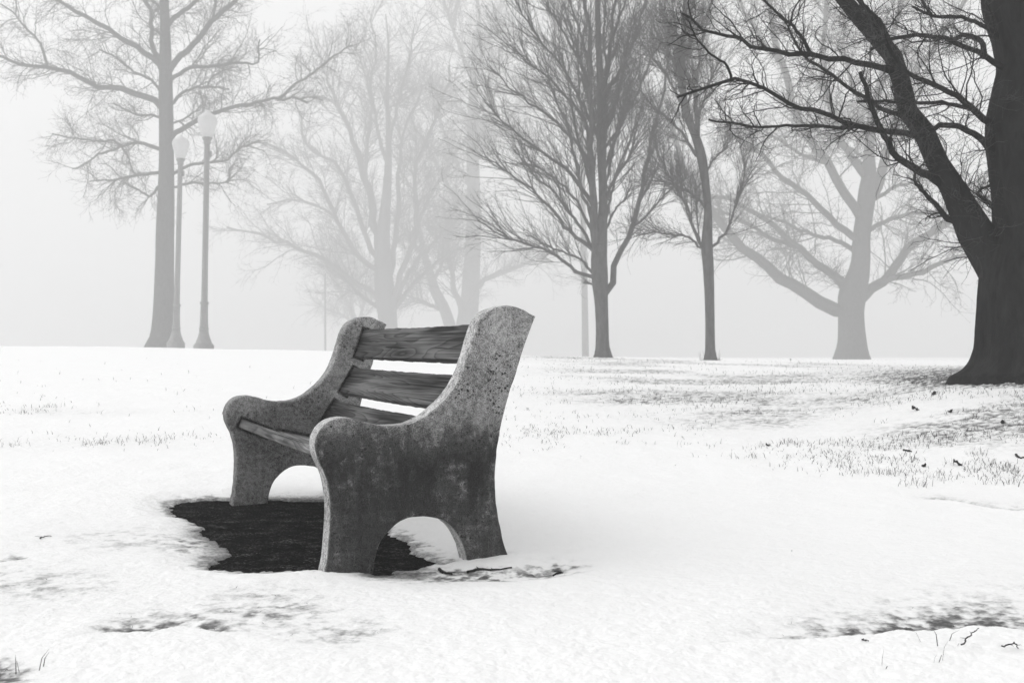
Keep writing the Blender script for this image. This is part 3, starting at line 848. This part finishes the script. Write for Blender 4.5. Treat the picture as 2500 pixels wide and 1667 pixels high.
# -- old tree at the right edge
build_tree('massive dark old tree with a thick leaning limb at the right edge', 10.0, S5, (1700, 0),
 [(1350, 1495, 285), (1348, 1450, 238), (1345, 1400, 214), (1340, 1320, 200), (1336, 1250, 192), (1335, 1180, 188), (1340, 1060, 180), (1345, 950, 150), (1345, 800, 150), (1345, 640, 165), (1345, 500, 175), (1360, 380, 165), (1380, 280, 165), (1390, 150, 195), (1400, 0, 240), (1420, -120, 230), (1440, -300, 150), (1440, -550, 100), (1440, -800, 50)],
 [([(1275, 1330, 110), (1262, 1180, 112), (1215, 1060, 108), (1150, 970, 88), (1092, 900, 68), (1047, 815, 56), (1002, 705, 48), (940, 605, 46), (872, 485, 42), (822, 335, 40), (772, 200, 40), (700, 112, 37), (620, 40, 34), (560, -40, 30), (480, -150, 26), (380, -290, 18)], 80, 20),
  ([(775, 180), (730, 90), (690, 50), (650, 0), (600, -60)], 16, 10, 0),
  ([(790, 290), (740, 280), (660, 252), (560, 235), (460, 220), (330, 208), (220, 185), (190, 162), (100, 145), (40, 130), (0, 90), (-60, 50)], 15, 5, 0),
  ([(870, 540), (850, 538), (720, 520), (610, 490), (540, 455), (430, 430), (350, 400), (280, 355), (200, 325), (140, 320), (60, 350), (0, 365), (-60, 400)], 14, 5, 0),
  ([(640, 505), (610, 510), (480, 505), (370, 500), (250, 505), (140, 490), (50, 480)], 8, 4, 3),
  ([(985, 740), (955, 715), (870, 670), (800, 620), (740, 530), (700, 430), (670, 340), (650, 280)], 19, 8, 0),
  ([(1035, 880), (1000, 870), (960, 820), (900, 760), (870, 720), (875, 690)], 15, 6, 0),
  ([(1290, 300), (1215, 262), (1150, 220), (1080, 190), (1020, 165), (960, 155), (880, 145), (790, 150), (700, 190)], 14, 6),
  ([(1270, 180), (1195, 140), (1140, 100), (1060, 70), (960, 65), (860, 30)], 12, 5),
  ([(1240, 530), (1168, 488), (1110, 440), (1060, 390), (970, 350), (890, 310), (830, 270), (760, 180)], 16, 7),
  ([(1240, 640), (1165, 590), (1130, 550), (1060, 510), (990, 500), (920, 530), (880, 545)], 17, 9),
  ([(1110, 440), (1080, 430), (1000, 415), (880, 408), (760, 405), (640, 405)], 9, 5, 9),
  ([(1260, 930), (1205, 880), (1180, 820), (1140, 790), (1120, 772), (1150, 748), (1190, 735)], 13, 5),
  ([(830, 470), (690, 405), (590, 340), (500, 270), (450, 240), (400, 180), (370, 110), (380, 80)], 11, 5, 0),
  ([(1150, 230), (1140, 170), (1080, 140), (1020, 160)], 13, 8, 7),
  ([(940, 65), (900, 0), (860, -60)], 8, 4, 8),
  ([(640, 45), (740, 100), (760, 160), (800, 190)], 12, 7, 0),
  ([(460, 220), (400, 120), (330, 60), (270, 0), (200, -50)], 9, 4, 2),
  ([(140, 320), (120, 260), (60, 220), (0, 150), (-40, 60)], 6, 3, 3)],
 dict(n1=300, n2=2300, n3=5200, l1=360, l2=180, l3=85, a=46, up1=.05, up2=.03, up3=-.02, w1=.20, w2=.23, w3=.26, r1=3.4, r2=1.6, rmin=.6, elen=500, er=26, e0=.72, eup=.7, flare=.10, rows=420, sides=150), M_BARK_DARK, extra=5)

# -- the two slender young trees in the middle
build_tree('bare young tree right of the bench, its dense upswept crown the wider of two', 46.0, S2, (1100, 0),
 [(648, 1520, 40), (648, 1500, 33), (646, 1470, 29), (645, 1380, 27), (640, 1270, 29), (636, 1200, 34), (632, 1100, 34), (640, 990, 27), (648, 900, 19), (648, 800, 18), (640, 600, 19), (640, 400, 17), (630, 200, 13), (625, 0, 11), (620, -250, 6), (620, -420, 2)],
 [([(632, 1120), (612, 1010), (602, 850), (600, 700), (598, 500), (590, 300), (575, 100), (560, -80), (545, -300)], 20, 4),
  ([(648, 700), (656, 500), (670, 300), (690, 100), (710, -50), (745, -280)], 14, 4),
  ([(648, 1260), (674, 1225), (700, 1130), (760, 1000), (795, 880), (825, 750), (840, 620), (870, 520), (900, 400), (925, 250), (940, 100)], 15, 3.5),
  ([(775, 970), (850, 900), (930, 810), (1000, 760)], 6, 3, 2),
  ([(625, 1190), (598, 1180), (540, 1160), (480, 1110), (400, 1060), (300, 1030), (200, 990), (120, 940)], 9, 2.5),
  ([(620, 1185), (560, 1110), (500, 1080), (420, 1050), (330, 1000)], 7, 2.5),
  ([(620, 1080), (595, 1060), (540, 1010), (480, 950), (420, 880), (340, 800), (250, 740), (160, 680)], 10, 2.5),
  ([(610, 1000), (580, 940), (530, 850), (470, 780), (390, 720), (300, 690)], 8, 2.5),
  ([(605, 870), (590, 850), (530, 760), (440, 680), (350, 620), (250, 540), (150, 440)], 10, 2.5),
  ([(600, 720), (540, 620), (470, 540), (380, 470), (260, 380), (180, 290)], 9, 2.5),
  ([(600, 620), (560, 500), (500, 420), (420, 330), (330, 270), (250, 190)], 8, 2.5),
  ([(598, 520), (540, 400), (480, 290), (400, 200), (330, 100), (280, 0)], 8, 2.5),
  ([(590, 380), (540, 230), (470, 120), (400, 0), (360, -100)], 8, 2.5),
  ([(585, 250), (540, 100), (500, -20), (470, -150)], 7, 2.5),
  ([(655, 880), (700, 750), (750, 680), (790, 560), (810, 450)], 8, 2.5),
  ([(655, 720), (700, 600), (740, 500), (800, 380), (850, 260), (880, 150)], 8, 2.5),
  ([(660, 980), (700, 890), (740, 850), (770, 780)], 6, 2.5),
  ([(665, 420), (720, 300), (780, 180), (820, 50), (850, -60)], 8, 2.5),
  ([(690, 150), (740, 20), (780, -100)], 7, 2.5),
  ([(625, 1215), (600, 1208), (565, 1204)], 5, 3),
  ([(640, 600), (600, 480), (570, 330), (520, 190), (480, 60)], 7, 2.5),
  ([(650, 620), (690, 480), (730, 330), (760, 180), (790, 20)], 7, 2.5),
  ([(605, 950), (560, 800), (530, 660), (490, 520), (440, 400), (410, 280)], 8, 2.5),
  ([(602, 800), (560, 660), (530, 520), (500, 360), (470, 220)], 8, 2.5),
  ([(610, 1060), (560, 980), (500, 900), (450, 830), (370, 760), (270, 640)], 8, 2.5),
  ([(600, 660), (575, 520), (550, 400), (540, 260), (515, 100)], 7, 2.5),
  ([(655, 800), (685, 660), (710, 540), (745, 420), (770, 300)], 7, 2.5),
  ([(660, 930), (690, 800), (720, 700), (760, 600), (800, 480)], 7, 2.5),
  ([(800, 870), (850, 780), (890, 690), (940, 620)], 6, 2.5),
  ([(670, 300), (650, 180), (660, 50), (650, -80)], 7, 2.5)],
 dict(n1=850, n2=6000, n3=12000, l1=400, l2=170, l3=72, a=25, up1=.10, up2=.08, up3=.03, w1=.09, w2=.14, w3=.20, r1=2.2, r2=1.0, rmin=.44, elen=330, er=8, e0=.4, eup=1.0, s1=.4), M_BARK, extra=12)
t2 = build_tree('thin bare young tree with dry shoots round its foot, right of the wider one', 42.0, S2, (1100, 0),
 [(1105, 1538, 30), (1105, 1520, 25), (1104, 1490, 21), (1102, 1300, 20), (1097, 1150, 23), (1091, 1050, 25), (1095, 900, 17), (1082, 760, 18), (1066, 660, 21), (1042, 580, 18), (1003, 480, 15), (985, 300, 13), (995, 100, 10), (1000, -100, 7), (1000, -350, 2)],
 [([(1070, 680), (1058, 600), (1050, 480), (1020, 350), (960, 200), (910, 50), (880, -80)], 13, 4),
  ([(1085, 1070), (1060, 1050), (1010, 1005), (940, 998), (860, 990), (790, 1000)], 6, 2.5),
  ([(1080, 1060), (1058, 1030), (1030, 960), (1000, 870), (960, 800), (910, 720), (880, 640), (860, 540)], 8, 2.5),
  ([(1090, 900), (1072, 868), (1030, 830), (960, 790), (880, 770), (830, 770)], 7, 2.5),
  ([(1098, 1070), (1115, 1050), (1150, 1010), (1190, 950), (1220, 850), (1245, 760), (1250, 670)], 7, 2),
  ([(1075, 750), (1095, 720), (1120, 680), (1170, 630), (1200, 580)], 6, 2),
  ([(1065, 670), (1035, 650), (980, 560), (920, 500), (860, 450), (800, 370)], 8, 2.5),
  ([(1000, 480), (960, 400), (920, 320), (860, 250), (800, 160)], 7, 2.5),
  ([(985, 350), (940, 240), (880, 140), (830, 30)], 7, 2.5),
  ([(990, 250), (1040, 150), (1090, 60), (1130, -40)], 7, 2.5),
  ([(1050, 520), (1080, 420), (1110, 330), (1150, 250)], 6, 2.5),
  ([(1000, 470), (1030, 380), (1060, 250), (1080, 120)], 6, 2.5),
  ([(985, 300), (970, 180), (950, 60), (940, -60)], 7, 2.5),
  ([(995, 120), (1030, 20), (1060, -80)], 6, 2.5),
  ([(1060, 1030), (1050, 930), (1045, 860), (1040, 780)], 4, 2)],
 dict(n1=520, n2=3900, n3=8000, l1=310, l2=140, l3=62, a=28, up1=.10, up2=.08, up3=.03, w1=.10, w2=.15, w3=.21, r1=2.0, r2=.95, rmin=.44, elen=260, er=7, e0=.5, eup=.9, s1=.4), M_BARK, extra=8)
# dry shoots round its foot
fx, fy, fz = t2.location
P = []; R = []
for q in range(46):
    a0 = rng.random() * 2 * np.pi; r0 = 0.14 + 0.22 * rng.random()
    h = 0.12 + 0.34 * rng.random() ** 2
    s = np.array([math.cos(a0) * r0, math.sin(a0) * r0, -.02 - fz + float(ground(np.array([fx]), np.array([fy]))[0])])
    d = np.array([math.cos(a0) * .15 + rng.normal() * .08, math.sin(a0) * .15, 1.0])
    P.append([s, s + d * h * .5, s + d * h + [rng.normal() * .015, 0, 0]]); R.append([.006, .005, .003])
V, F = tubes(np.array(P), np.array(R), 3)
o = link_mesh('shoots', mesh_np('shoots', V, F), M_TWIG, t2); o['kind'] = 'stuff'

# -- far trees
far_sp = dict(n1=420, n2=4200, n3=13000, l1=300, l2=150, l3=70, a=38, up1=.08, up2=.05, up3=.0, w1=.15, w2=.19, w3=.24, r1=2.4, r2=1.15, rmin=.52, elen=330, er=9, e0=.35, eup=.7, s1=.4)
build_tree('pale fogbound tree fanning out in many limbs above the bench back', 205.0, S2, (550, 0),
 [(690, 1490, 60), (690, 1440, 46), (690, 1350, 40), (682, 1270, 44), (672, 1150, 38), (672, 1000, 29), (688, 800, 19), (695, 600, 13), (688, 400, 8), (694, 200, 4.5), (682, 60, 2)],
 [([(680, 1290), (640, 1260), (560, 1210), (460, 1130), (370, 1080), (270, 1040), (200, 1020), (100, 985), (0, 970)], 14, 3.5),
  ([(690, 1330), (650, 1310), (580, 1260), (500, 1180), (430, 1120)], 11, 4),
  ([(675, 1190), (655, 1150), (580, 1100), (510, 1010), (470, 920), (430, 830), (400, 760), (330, 700), (250, 650), (170, 610)], 13, 3.5),
  ([(665, 1140), (640, 1100), (600, 1000), (550, 880), (510, 760), (470, 700), (390, 660), (340, 600), (315, 480)], 13, 4),
  ([(670, 1150), (640, 950), (610, 800), (560, 660), (540, 580), (500, 480), (440, 420), (350, 400)], 24, 5),
  ([(690, 1230), (720, 1050), (735, 900), (740, 700), (760, 560), (820, 420), (870, 330)], 15, 4),
  ([(700, 1290), (740, 1200), (780, 1100), (810, 950), (800, 800), (850, 620), (890, 520), (940, 380), (960, 280)], 14, 4),
  ([(710, 1300), (740, 1250), (800, 1130), (880, 1040), (960, 960), (1030, 880)], 13, 4),
  ([(710, 1320), (740, 1285), (830, 1180), (940, 1090), (1040, 1040)], 12, 4),
  ([(790, 1010), (860, 860), (930, 740), (1000, 620), (1040, 560)], 10, 3),
  ([(600, 800), (600, 620), (620, 480), (600, 330), (560, 220)], 9, 3),
  ([(690, 700), (640, 520), (620, 350), (640, 200), (620, 80)], 9, 3),
  ([(700, 600), (740, 420), (780, 260), (800, 130)], 9, 3),
  ([(470, 920), (380, 870), (280, 850), (180, 870)], 6, 3),
  ([(540, 580), (470, 430), (420, 300), (380, 180)], 8, 3)],
 far_sp, M_BARK, extra=6)
build_tree('pale tall tree with a thick straight trunk, faintest behind the bench', 240.0, S2, (550, 0),
 [(1030, 1500, 55), (1035, 1400, 42), (1045, 1200, 38), (1055, 1000, 33), (1056, 800, 28), (1050, 600, 24), (1055, 400, 20), (1060, 250, 12), (1080, 100, 8), (1075, 0, 5), (1070, -120, 2)],
 [([(1060, 1240), (1080, 1210), (1150, 1165), (1230, 1140), (1300, 1115), (1380, 1110)], 13, 5),
  ([(1055, 930), (1035, 895), (980, 840), (900, 700), (820, 560)], 13, 5),
  ([(1050, 530), (1030, 500), (960, 440), (900, 400), (840, 330)], 9, 4),
  ([(1060, 380), (1000, 200), (960, 100), (930, 0)], 10, 4),
  ([(1058, 520), (1120, 380), (1160, 260), (1200, 140)], 10, 4),
  ([(1060, 300), (1130, 150), (1160, 30)], 8, 4),
  ([(1055, 700), (1120, 600), (1200, 520), (1270, 400)], 10, 4),
  ([(1055, 820), (990, 700), (930, 560), (900, 440)], 10, 4)],
 dict(far_sp, n1=260, n2=2400, n3=8000), M_BARK, extra=5)
build_tree('pale leaning many stemmed tree between the faded trunks behind the bench', 230.0, S2, (550, 0),
 [(985, 1510, 34), (965, 1420, 26), (932, 1315, 24), (892, 1235, 22), (870, 1160, 18), (840, 1050, 12), (820, 950, 7), (800, 850, 3)],
 [([(985, 1430), (1005, 1340), (975, 1230), (955, 1120), (940, 1000), (930, 880)], 18, 4),
  ([(935, 1325), (920, 1318), (850, 1290), (790, 1262), (720, 1250)], 10, 4),
  ([(880, 1200), (920, 1120), (930, 1030), (980, 940)], 9, 3),
  ([(850, 1090), (790, 1030), (750, 960)], 8, 3)],
 dict(far_sp, n1=120, n2=1000, n3=3000), M_BARK, extra=0)
build_tree('faint low tree half lost in fog left of the bench back', 270.0, S2, (550, 0),
 [(555, 1510, 22), (556, 1430, 18), (552, 1370, 15), (520, 1290, 10), (480, 1220, 8), (460, 1150, 6), (440, 1080, 2)],
 [([(556, 1400), (580, 1330), (600, 1250), (640, 1180)], 9, 3),
  ([(552, 1380), (500, 1340), (440, 1320), (390, 1290)], 8, 3),
  ([(545, 1350), (540, 1260), (560, 1180), (550, 1100)], 8, 3)],
 dict(far_sp, n1=100, n2=900, n3=2600, l1=200), M_BARK, extra=3)

# ------------------------------------------------------------------ far poles
def pole(name, Y, sc, off, pts, label, cat, cap):
    k = sc * Y / FPX
    b = at(pts[0][0] * sc + off[0], pts[0][1] * sc + off[1], Y)
    gz = float(ground(np.array([b[0]]), np.array([Y]))[0])
    P = np.array([at(q[0] * sc + off[0], q[1] * sc + off[1], Y) for q in pts]); P[0, 2] = gz - .3
    root = empty(name, (b[0], Y, gz)); ob = np.array([b[0], Y, gz])
    C = catmull(np.concatenate([P, np.array([[q[2] * k] for q in pts])], 1), 24)
    V, F = tubes(C[None, :, :3], C[None, :, 3], 10)
    link_mesh('post', mesh_np('post', V - ob, F), M_BARK, root)
    tp = C[-1, :3]; r = C[-1, 3]
    if cap == 'crossarm':
        for dz in (0.0, -0.9):
            Q = np.array([[tp + [-1.1, -.15, -.5 + dz], tp + [0, -.15, -.5 + dz], tp + [1.1, -.15, -.5 + dz]]])
            V, F = tubes(Q, np.full((1, 3), .07), 4)
            link_mesh('crossarm', mesh_np('crossarm', V - ob, F), M_BARK, root)
    else:
        V, F = lathe([(0, -.02), (r * 1.4, -.02), (r * 1.6, .06), (r * .8, .14), (0, .16)], 12)
        link_mesh('cap', mesh_np('cap', V + (tp - ob), F), M_IRON, root)
    tag(root, label, cat)
pole('thin_pole', 225.0, S2, (550, 0), [(426, 1500, 4.5), (425, 1320, 4), (424, 1165, 3.5)], 'thin straight pole faint in the fog left of the bench', 'pole', 'cap')
pole('utility_pole', 190.0, S2, (1100, 0), [(574, 1525, 15), (571, 1300, 13.5), (566, 1000, 12), (560, 700, 10), (556, 520, 9)], 'pale thick pole in the fog just left of the wider young tree', 'pole', 'cap')

# small marker stump far right
mx, my = 1930, 884
Y = 80.0; b = at(mx, my, Y)
st = empty('marker_post', (b[0], Y, float(ground(np.array([b[0]]), np.array([Y]))[0])))
V, F = lathe([(0.045, -.3), (.042, .08), (.048, .09), (.048, .13), (0, .14)], 10)
link_mesh('post', mesh_np('post', V, F), M_IRON, st)
V, F = lathe([(0.0, .12), (.06, .12), (.065, .14), (.03, .17), (0, .175)], 10)
link_mesh('cap', mesh_np('cap', V, F), M_IRON, st)
tag(st, 'tiny marker post on the snow crest between the slim tree and the sycamore', 'marker post')

# ------------------------------------------------------------------ grass through the snow
def blades(x, y, h, w, mat_, name, lean=0.5):
    n_ = len(x); z = ground(x, y)
    th, _ = snow_cover(x, y, z); z = z + np.minimum(th, .03) - 0.012
    az = rng.random(n_) * 2 * np.pi; ln = (lean * (0.15 + rng.random(n_)))
    dx = np.cos(az) * ln; dy = np.sin(az) * ln
    fa = rng.random(n_) * np.pi
    wx = np.cos(fa) * w; wy = np.sin(fa) * w
    b = np.stack([x, y, z], 1); W_ = np.stack([wx, wy, 0 * wx], 1)
    m_ = b + np.stack([dx * h * .35, dy * h * .35, h * .6], 1)
    t = b + np.stack([dx * h, dy * h, h * (1 - .35 * np.clip(ln, 0, 1))], 1)
    V = np.stack([b - W_, b + W_, m_ + W_ * .7, m_ - W_ * .7, t + W_ * .15, t - W_ * .15], 1).reshape(-1, 3)
    i = np.arange(n_)[:, None] * 6
    F = np.concatenate([i + np.array([[0, 1, 2, 3]]), i + np.array([[3, 2, 4, 5]])])
    return V, F
NS = 260000
py_ = rng.uniform(865, 1215, NS); px_ = rng.uniform(-250, 2750, NS)
# photograph rows -> ground distance, by table per direction
yt = np.exp(np.linspace(math.log(3.5), math.log(30), 400)); ut = np.linspace(-.5, .5, 60)
tab = np.stack([np.minimum.accumulate(to_px(u * yt, yt, ground(u * yt, yt))[1]) for u in ut])
ui = np.clip(((px_ - 1250) / FPX + .5) / 1.0 * 59, 0, 58.99).astype(int)
yy = np.empty(NS)
for q in range(60):
    s_ = ui == q
    if s_.any(): yy[s_] = np.interp(-py_[s_], -tab[q], yt)
xx = (px_ - 1250) / FPX * yy
clump = fbm(xx * 1.6, yy * 1.6, 301, 4); fine = fbm(xx * 7, yy * 7, 302, 2)
def gs(v, c, s): return np.exp(-((v - c) / s)**2)
den = 0.75 * gs(py_, 1078, 26) * sstep(1150, 1300, px_) * sstep(2150, 1750, px_)
den = np.maximum(den, 0.9 * sstep(1750, 2350, px_) * sstep(1210, 1140, py_ + (2500 - px_) * .06) * sstep(960, 1040, py_))
den = np.maximum(den, 0.55 * sstep(1100, 1450, px_) * sstep(1060, 980, py_) * sstep(860, 880, py_))
den = np.maximum(den, 0.9 * sstep(2000, 2400, px_) * gs(py_, 925, 32))
den = np.maximum(den, 0.42 * gs(py_, 1085, 18) * sstep(620, 450, px_))
den = np.maximum(den, 0.30 * gs(py_, 1012, 18) * sstep(420, 250, px_))
den = np.maximum(den, 0.10 * gs(py_, 960, 50) * sstep(900, 500, px_))
keep = rng.random(NS) < den * np.clip(0.22 + 1.7 * clump + .8 * fine, 0, 1) * sstep(29, 24, yy) * 0.62
xx, yy = xx[keep], yy[keep]
h = (0.012 + 0.048 * rng.random(len(xx)) ** 2.2) * (0.7 + .03 * yy)
V, F = blades(xx, yy, h, 0.0011 + 0.00010 * yy, M_GRASS, 'grass', 1.1)
# tufts, and the few blades near the camera
tuft = [on_ground(a_, b_) for a_, b_ in [(2235, 1196), (2340, 1145), (2420, 1190), (2480, 1195), (2290, 1180), (2180, 1170), (2100, 1165), (1870, 1098), (1830, 1128), (2250, 1100), (2380, 1120), (2470, 1150), (2060, 1150), (1930, 1090), (2030, 1085), (30, 1095), (230, 1095), (370, 1090), (400, 1082), (90, 1010), (130, 1000)]]
xs, ys = [], []
for (a_, b_) in tuft:
    n_ = rng.integers(14, 34); xs.append(a_ + rng.normal(size=n_) * .05); ys.append(b_ + rng.normal(size=n_) * .05)
few = [on_ground(a_, b_) for a_, b_ in [(2280, 1598), (2325, 1592), (2300, 1636), (2160, 1645), (110, 1650), (20, 1660)]]
for (a_, b_) in few:
    n_ = rng.integers(2, 4); xs.append(a_ + rng.normal(size=n_) * .012); ys.append(b_ + rng.normal(size=n_) * .012)
xs = np.concatenate(xs); ys = np.concatenate(ys)
V2, F2 = blades(xs, ys, 0.03 + 0.04 * rng.random(len(xs)), np.full(len(xs), .0013), M_GRASS, 'grass', 0.9)
pxn = rng.uniform(-200, 2700, 90000); pyn = rng.uniform(1200, 1700, 90000)
yn = FPX * CAM_H / (pyn - HORIZON); xn = (pxn - 1250) / FPX * yn
gn = ground(xn, yn); _, cn = snow_cover(xn, yn, gn)
kn = (cn < .62) & (rng.random(90000) < .32 * (1 - cn)) & (poly_sd(xn, yn, PATCH) > .0)
xn, yn = xn[kn], yn[kn]
V3, F3 = blades(xn, yn, 0.006 + 0.016 * rng.random(len(xn)) ** 2, np.full(len(xn), .0012), M_GRASS, 'grass', 2.2)
print('near blades', len(xn))
V, F = joinVF([(V, F), (V2, F2), (V3, F3)])
tag(link_mesh('grass', mesh_np('grass', V, F), M_GRASS, None, False), 'dry grass blades poking through the thin snow', 'grass', kind='stuff')

# ------------------------------------------------------------------ fallen twigs and leaves on the snow
def snow_top(x, y):
    g = ground(np.array([x]), np.array([y])); th, _ = snow_cover(np.array([x]), np.array([y]), g)
    return float(g[0] + max(th[0], -0.002))
def twig(pix, r, label, lift=0.004):
    pts = [flat_px(a_, b_) if b_ > 1150 else on_ground(a_, b_) for a_, b_ in pix]
    W_ = np.array([[a_, b_, snow_top(a_, b_) + lift] for a_, b_ in pts])
    c = W_.mean(0)
    Q = catmull(W_, 14); Q += rng.normal(size=Q.shape) * [.002, .002, .001]
    R = np.linspace(r, r * .5, 14) * (1 + .25 * rng.random(14))
    parts = [tubes((Q - c)[None], R[None], 6)]
    for j in (4, 8, 10):                                        # side spurs
        d = np.array([rng.normal() * .012, rng.normal() * .012, .008 * rng.random()]) * (.6 + r * 60)
        s_ = Q[j] - c; parts.append(tubes(np.array([[s_, s_ + d * .5, s_ + d]]), np.array([[r * .45, r * .38, r * .2]]), 5))
    V, F = joinVF(parts)
    o = link_mesh('fallen_twig', mesh_np('fallen_twig', V, F), M_STICK)
    o.location = c
    tag(o, label, 'twig', 'twigs fallen on the snow')
twig([(1140, 1403), (1170, 1399), (1210, 1400), (1248, 1398)], .0042, 'dark knobbly twig on the slush below the rear foot of the bench')
twig([(1072, 1396), (1085, 1402), (1104, 1406)], .005, 'short black twig on thin ice under the arch of the near bench end')
twig([(510, 1284), (530, 1288), (552, 1292)], .008, 'dark bit of wood on the bare ground left of the bench seat')
twig([(98, 1332), (108, 1327), (126, 1324)], .0022, 'thin curved twig alone on the snow at the left edge')
twig([(2350, 1620), (2368, 1596), (2388, 1574)], .0017, 'long thin stick slanting out of the snow in the lower right corner', .02)
twig([(2445, 1618), (2465, 1612), (2478, 1606), (2484, 1620)], .0017, 'bent twig on the snow at the right edge below the slanting stick', .012)
twig([(2105, 1585), (2118, 1590)], .0015, 'small twig on the snow lip left of the slanting stick')
twig([(2205, 1154), (2225, 1158)], .006, 'twig lying in the grass left of the dark leaf clump')
twig([(2480, 1120), (2490, 1128), (2500, 1126)], .006, 'curled twig at the right edge among the grass tufts')
def leaf(px, py, size, label):
    size *= 0.45
    x, y = on_ground(px, py)
    z = snow_top(x, y)
    n_ = 9; a_ = np.linspace(0, 1, n_)
    prof = np.sin(np.pi * a_) ** .7 * .42
    rowsL = []
    for s_ in (-1, -.5, 0, .5, 1):
        rowsL.append(np.stack([(a_ - .5), s_ * prof * (1 + .15 * rng.normal(size=n_)), .30 * s_ * s_ * (.4 + .9 * a_) + .16 * np.sin(a_ * 4 + size * 90) + .07 * rng.normal(size=n_)], 1))
    V = np.array(rowsL).reshape(-1, 3) * size
    i = (np.arange(4)[:, None] * n_ + np.arange(n_ - 1)[None]); F = np.stack([i, i + 1, i + n_ + 1, i + n_], -1).reshape(-1, 4)
    c = rng.random() * 6.28; V = V @ np.array([[math.cos(c), math.sin(c), 0], [-math.sin(c), math.cos(c), 0], [0, 0, 1]])
    V2 = V + [0, 0, .0012]
    Vt, Ft = joinVF([(V, F), (V2, F[:, ::-1])])
    o = link_mesh('dead_leaf', mesh_np('dead_leaf', Vt, Ft), M_LEAF); o.location = (x, y, z + .004 + size * .05)
    tag(o, label, 'leaf', 'dead leaves on the snow')
for q in [(2338, 1146, .11, 'largest dark curled leaf among the grass tufts at right'),
          (2255, 1150, .07, 'flat dark leaf in the grass left of the largest curled leaf'),
          (2235, 1010, .12, 'dark leaf clump on the snow in the upper right meadow'),
          (2320, 1014, .08, 'small dark leaf right of the leaf clump in the upper meadow'),
          (1875, 1096, .07, 'dark leaf in the tuft row right of the bench'),
          (2448, 1040, .08, 'dark leaf near the right edge below the old tree'),
          (1933, 1364, .010, 'tiny speck of leaf alone on clean snow right of the bench'),
          (2280, 970, .09, 'dark leaf on the snow below the old tree')]:
    leaf(*q)

# ------------------------------------------------------------------ the fog
m = bpy.data.materials.new('fog'); m.use_nodes = True
n = m.node_tree; n.nodes.clear()
out = n.nodes.new('ShaderNodeOutputMaterial'); vol = n.nodes.new('ShaderNodeVolumePrincipled')
vol.inputs['Color'].default_value = (0.98, 0.98, 0.98, 1)
vol.inputs['Density'].default_value = HAZE_DENSITY
vol.inputs['Anisotropy'].default_value = HAZE_ANISO
vol.inputs['Density Attribute'].default_value = ''
n.links.new(vol.outputs[0], out.inputs['Volume'])
try: m.cycles.homogeneous_volume = True
except Exception: pass
bpy.context.view_layer.update()
top = max((o.matrix_world @ Vector(c)).z for o in SC.objects if o.type == 'MESH' for c in o.bound_box)
x0, x1, y0, y1, z0, z1 = -440, 440, -440, 440, -6, top + 2
print('haze top', top)
V = [(x, y, z) for x in (x0, x1) for y in (y0, y1) for z in (z0, z1)]
F = [(0, 1, 3, 2), (4, 6, 7, 5), (0, 4, 5, 1), (2, 3, 7, 6), (0, 2, 6, 4), (1, 5, 7, 3)]
hz = link_mesh('haze', mesh_np('haze', np.array(V), np.array(F)), m, None, False)
tag(hz, 'pale winter fog filling the whole park', 'fog', kind='stuff')
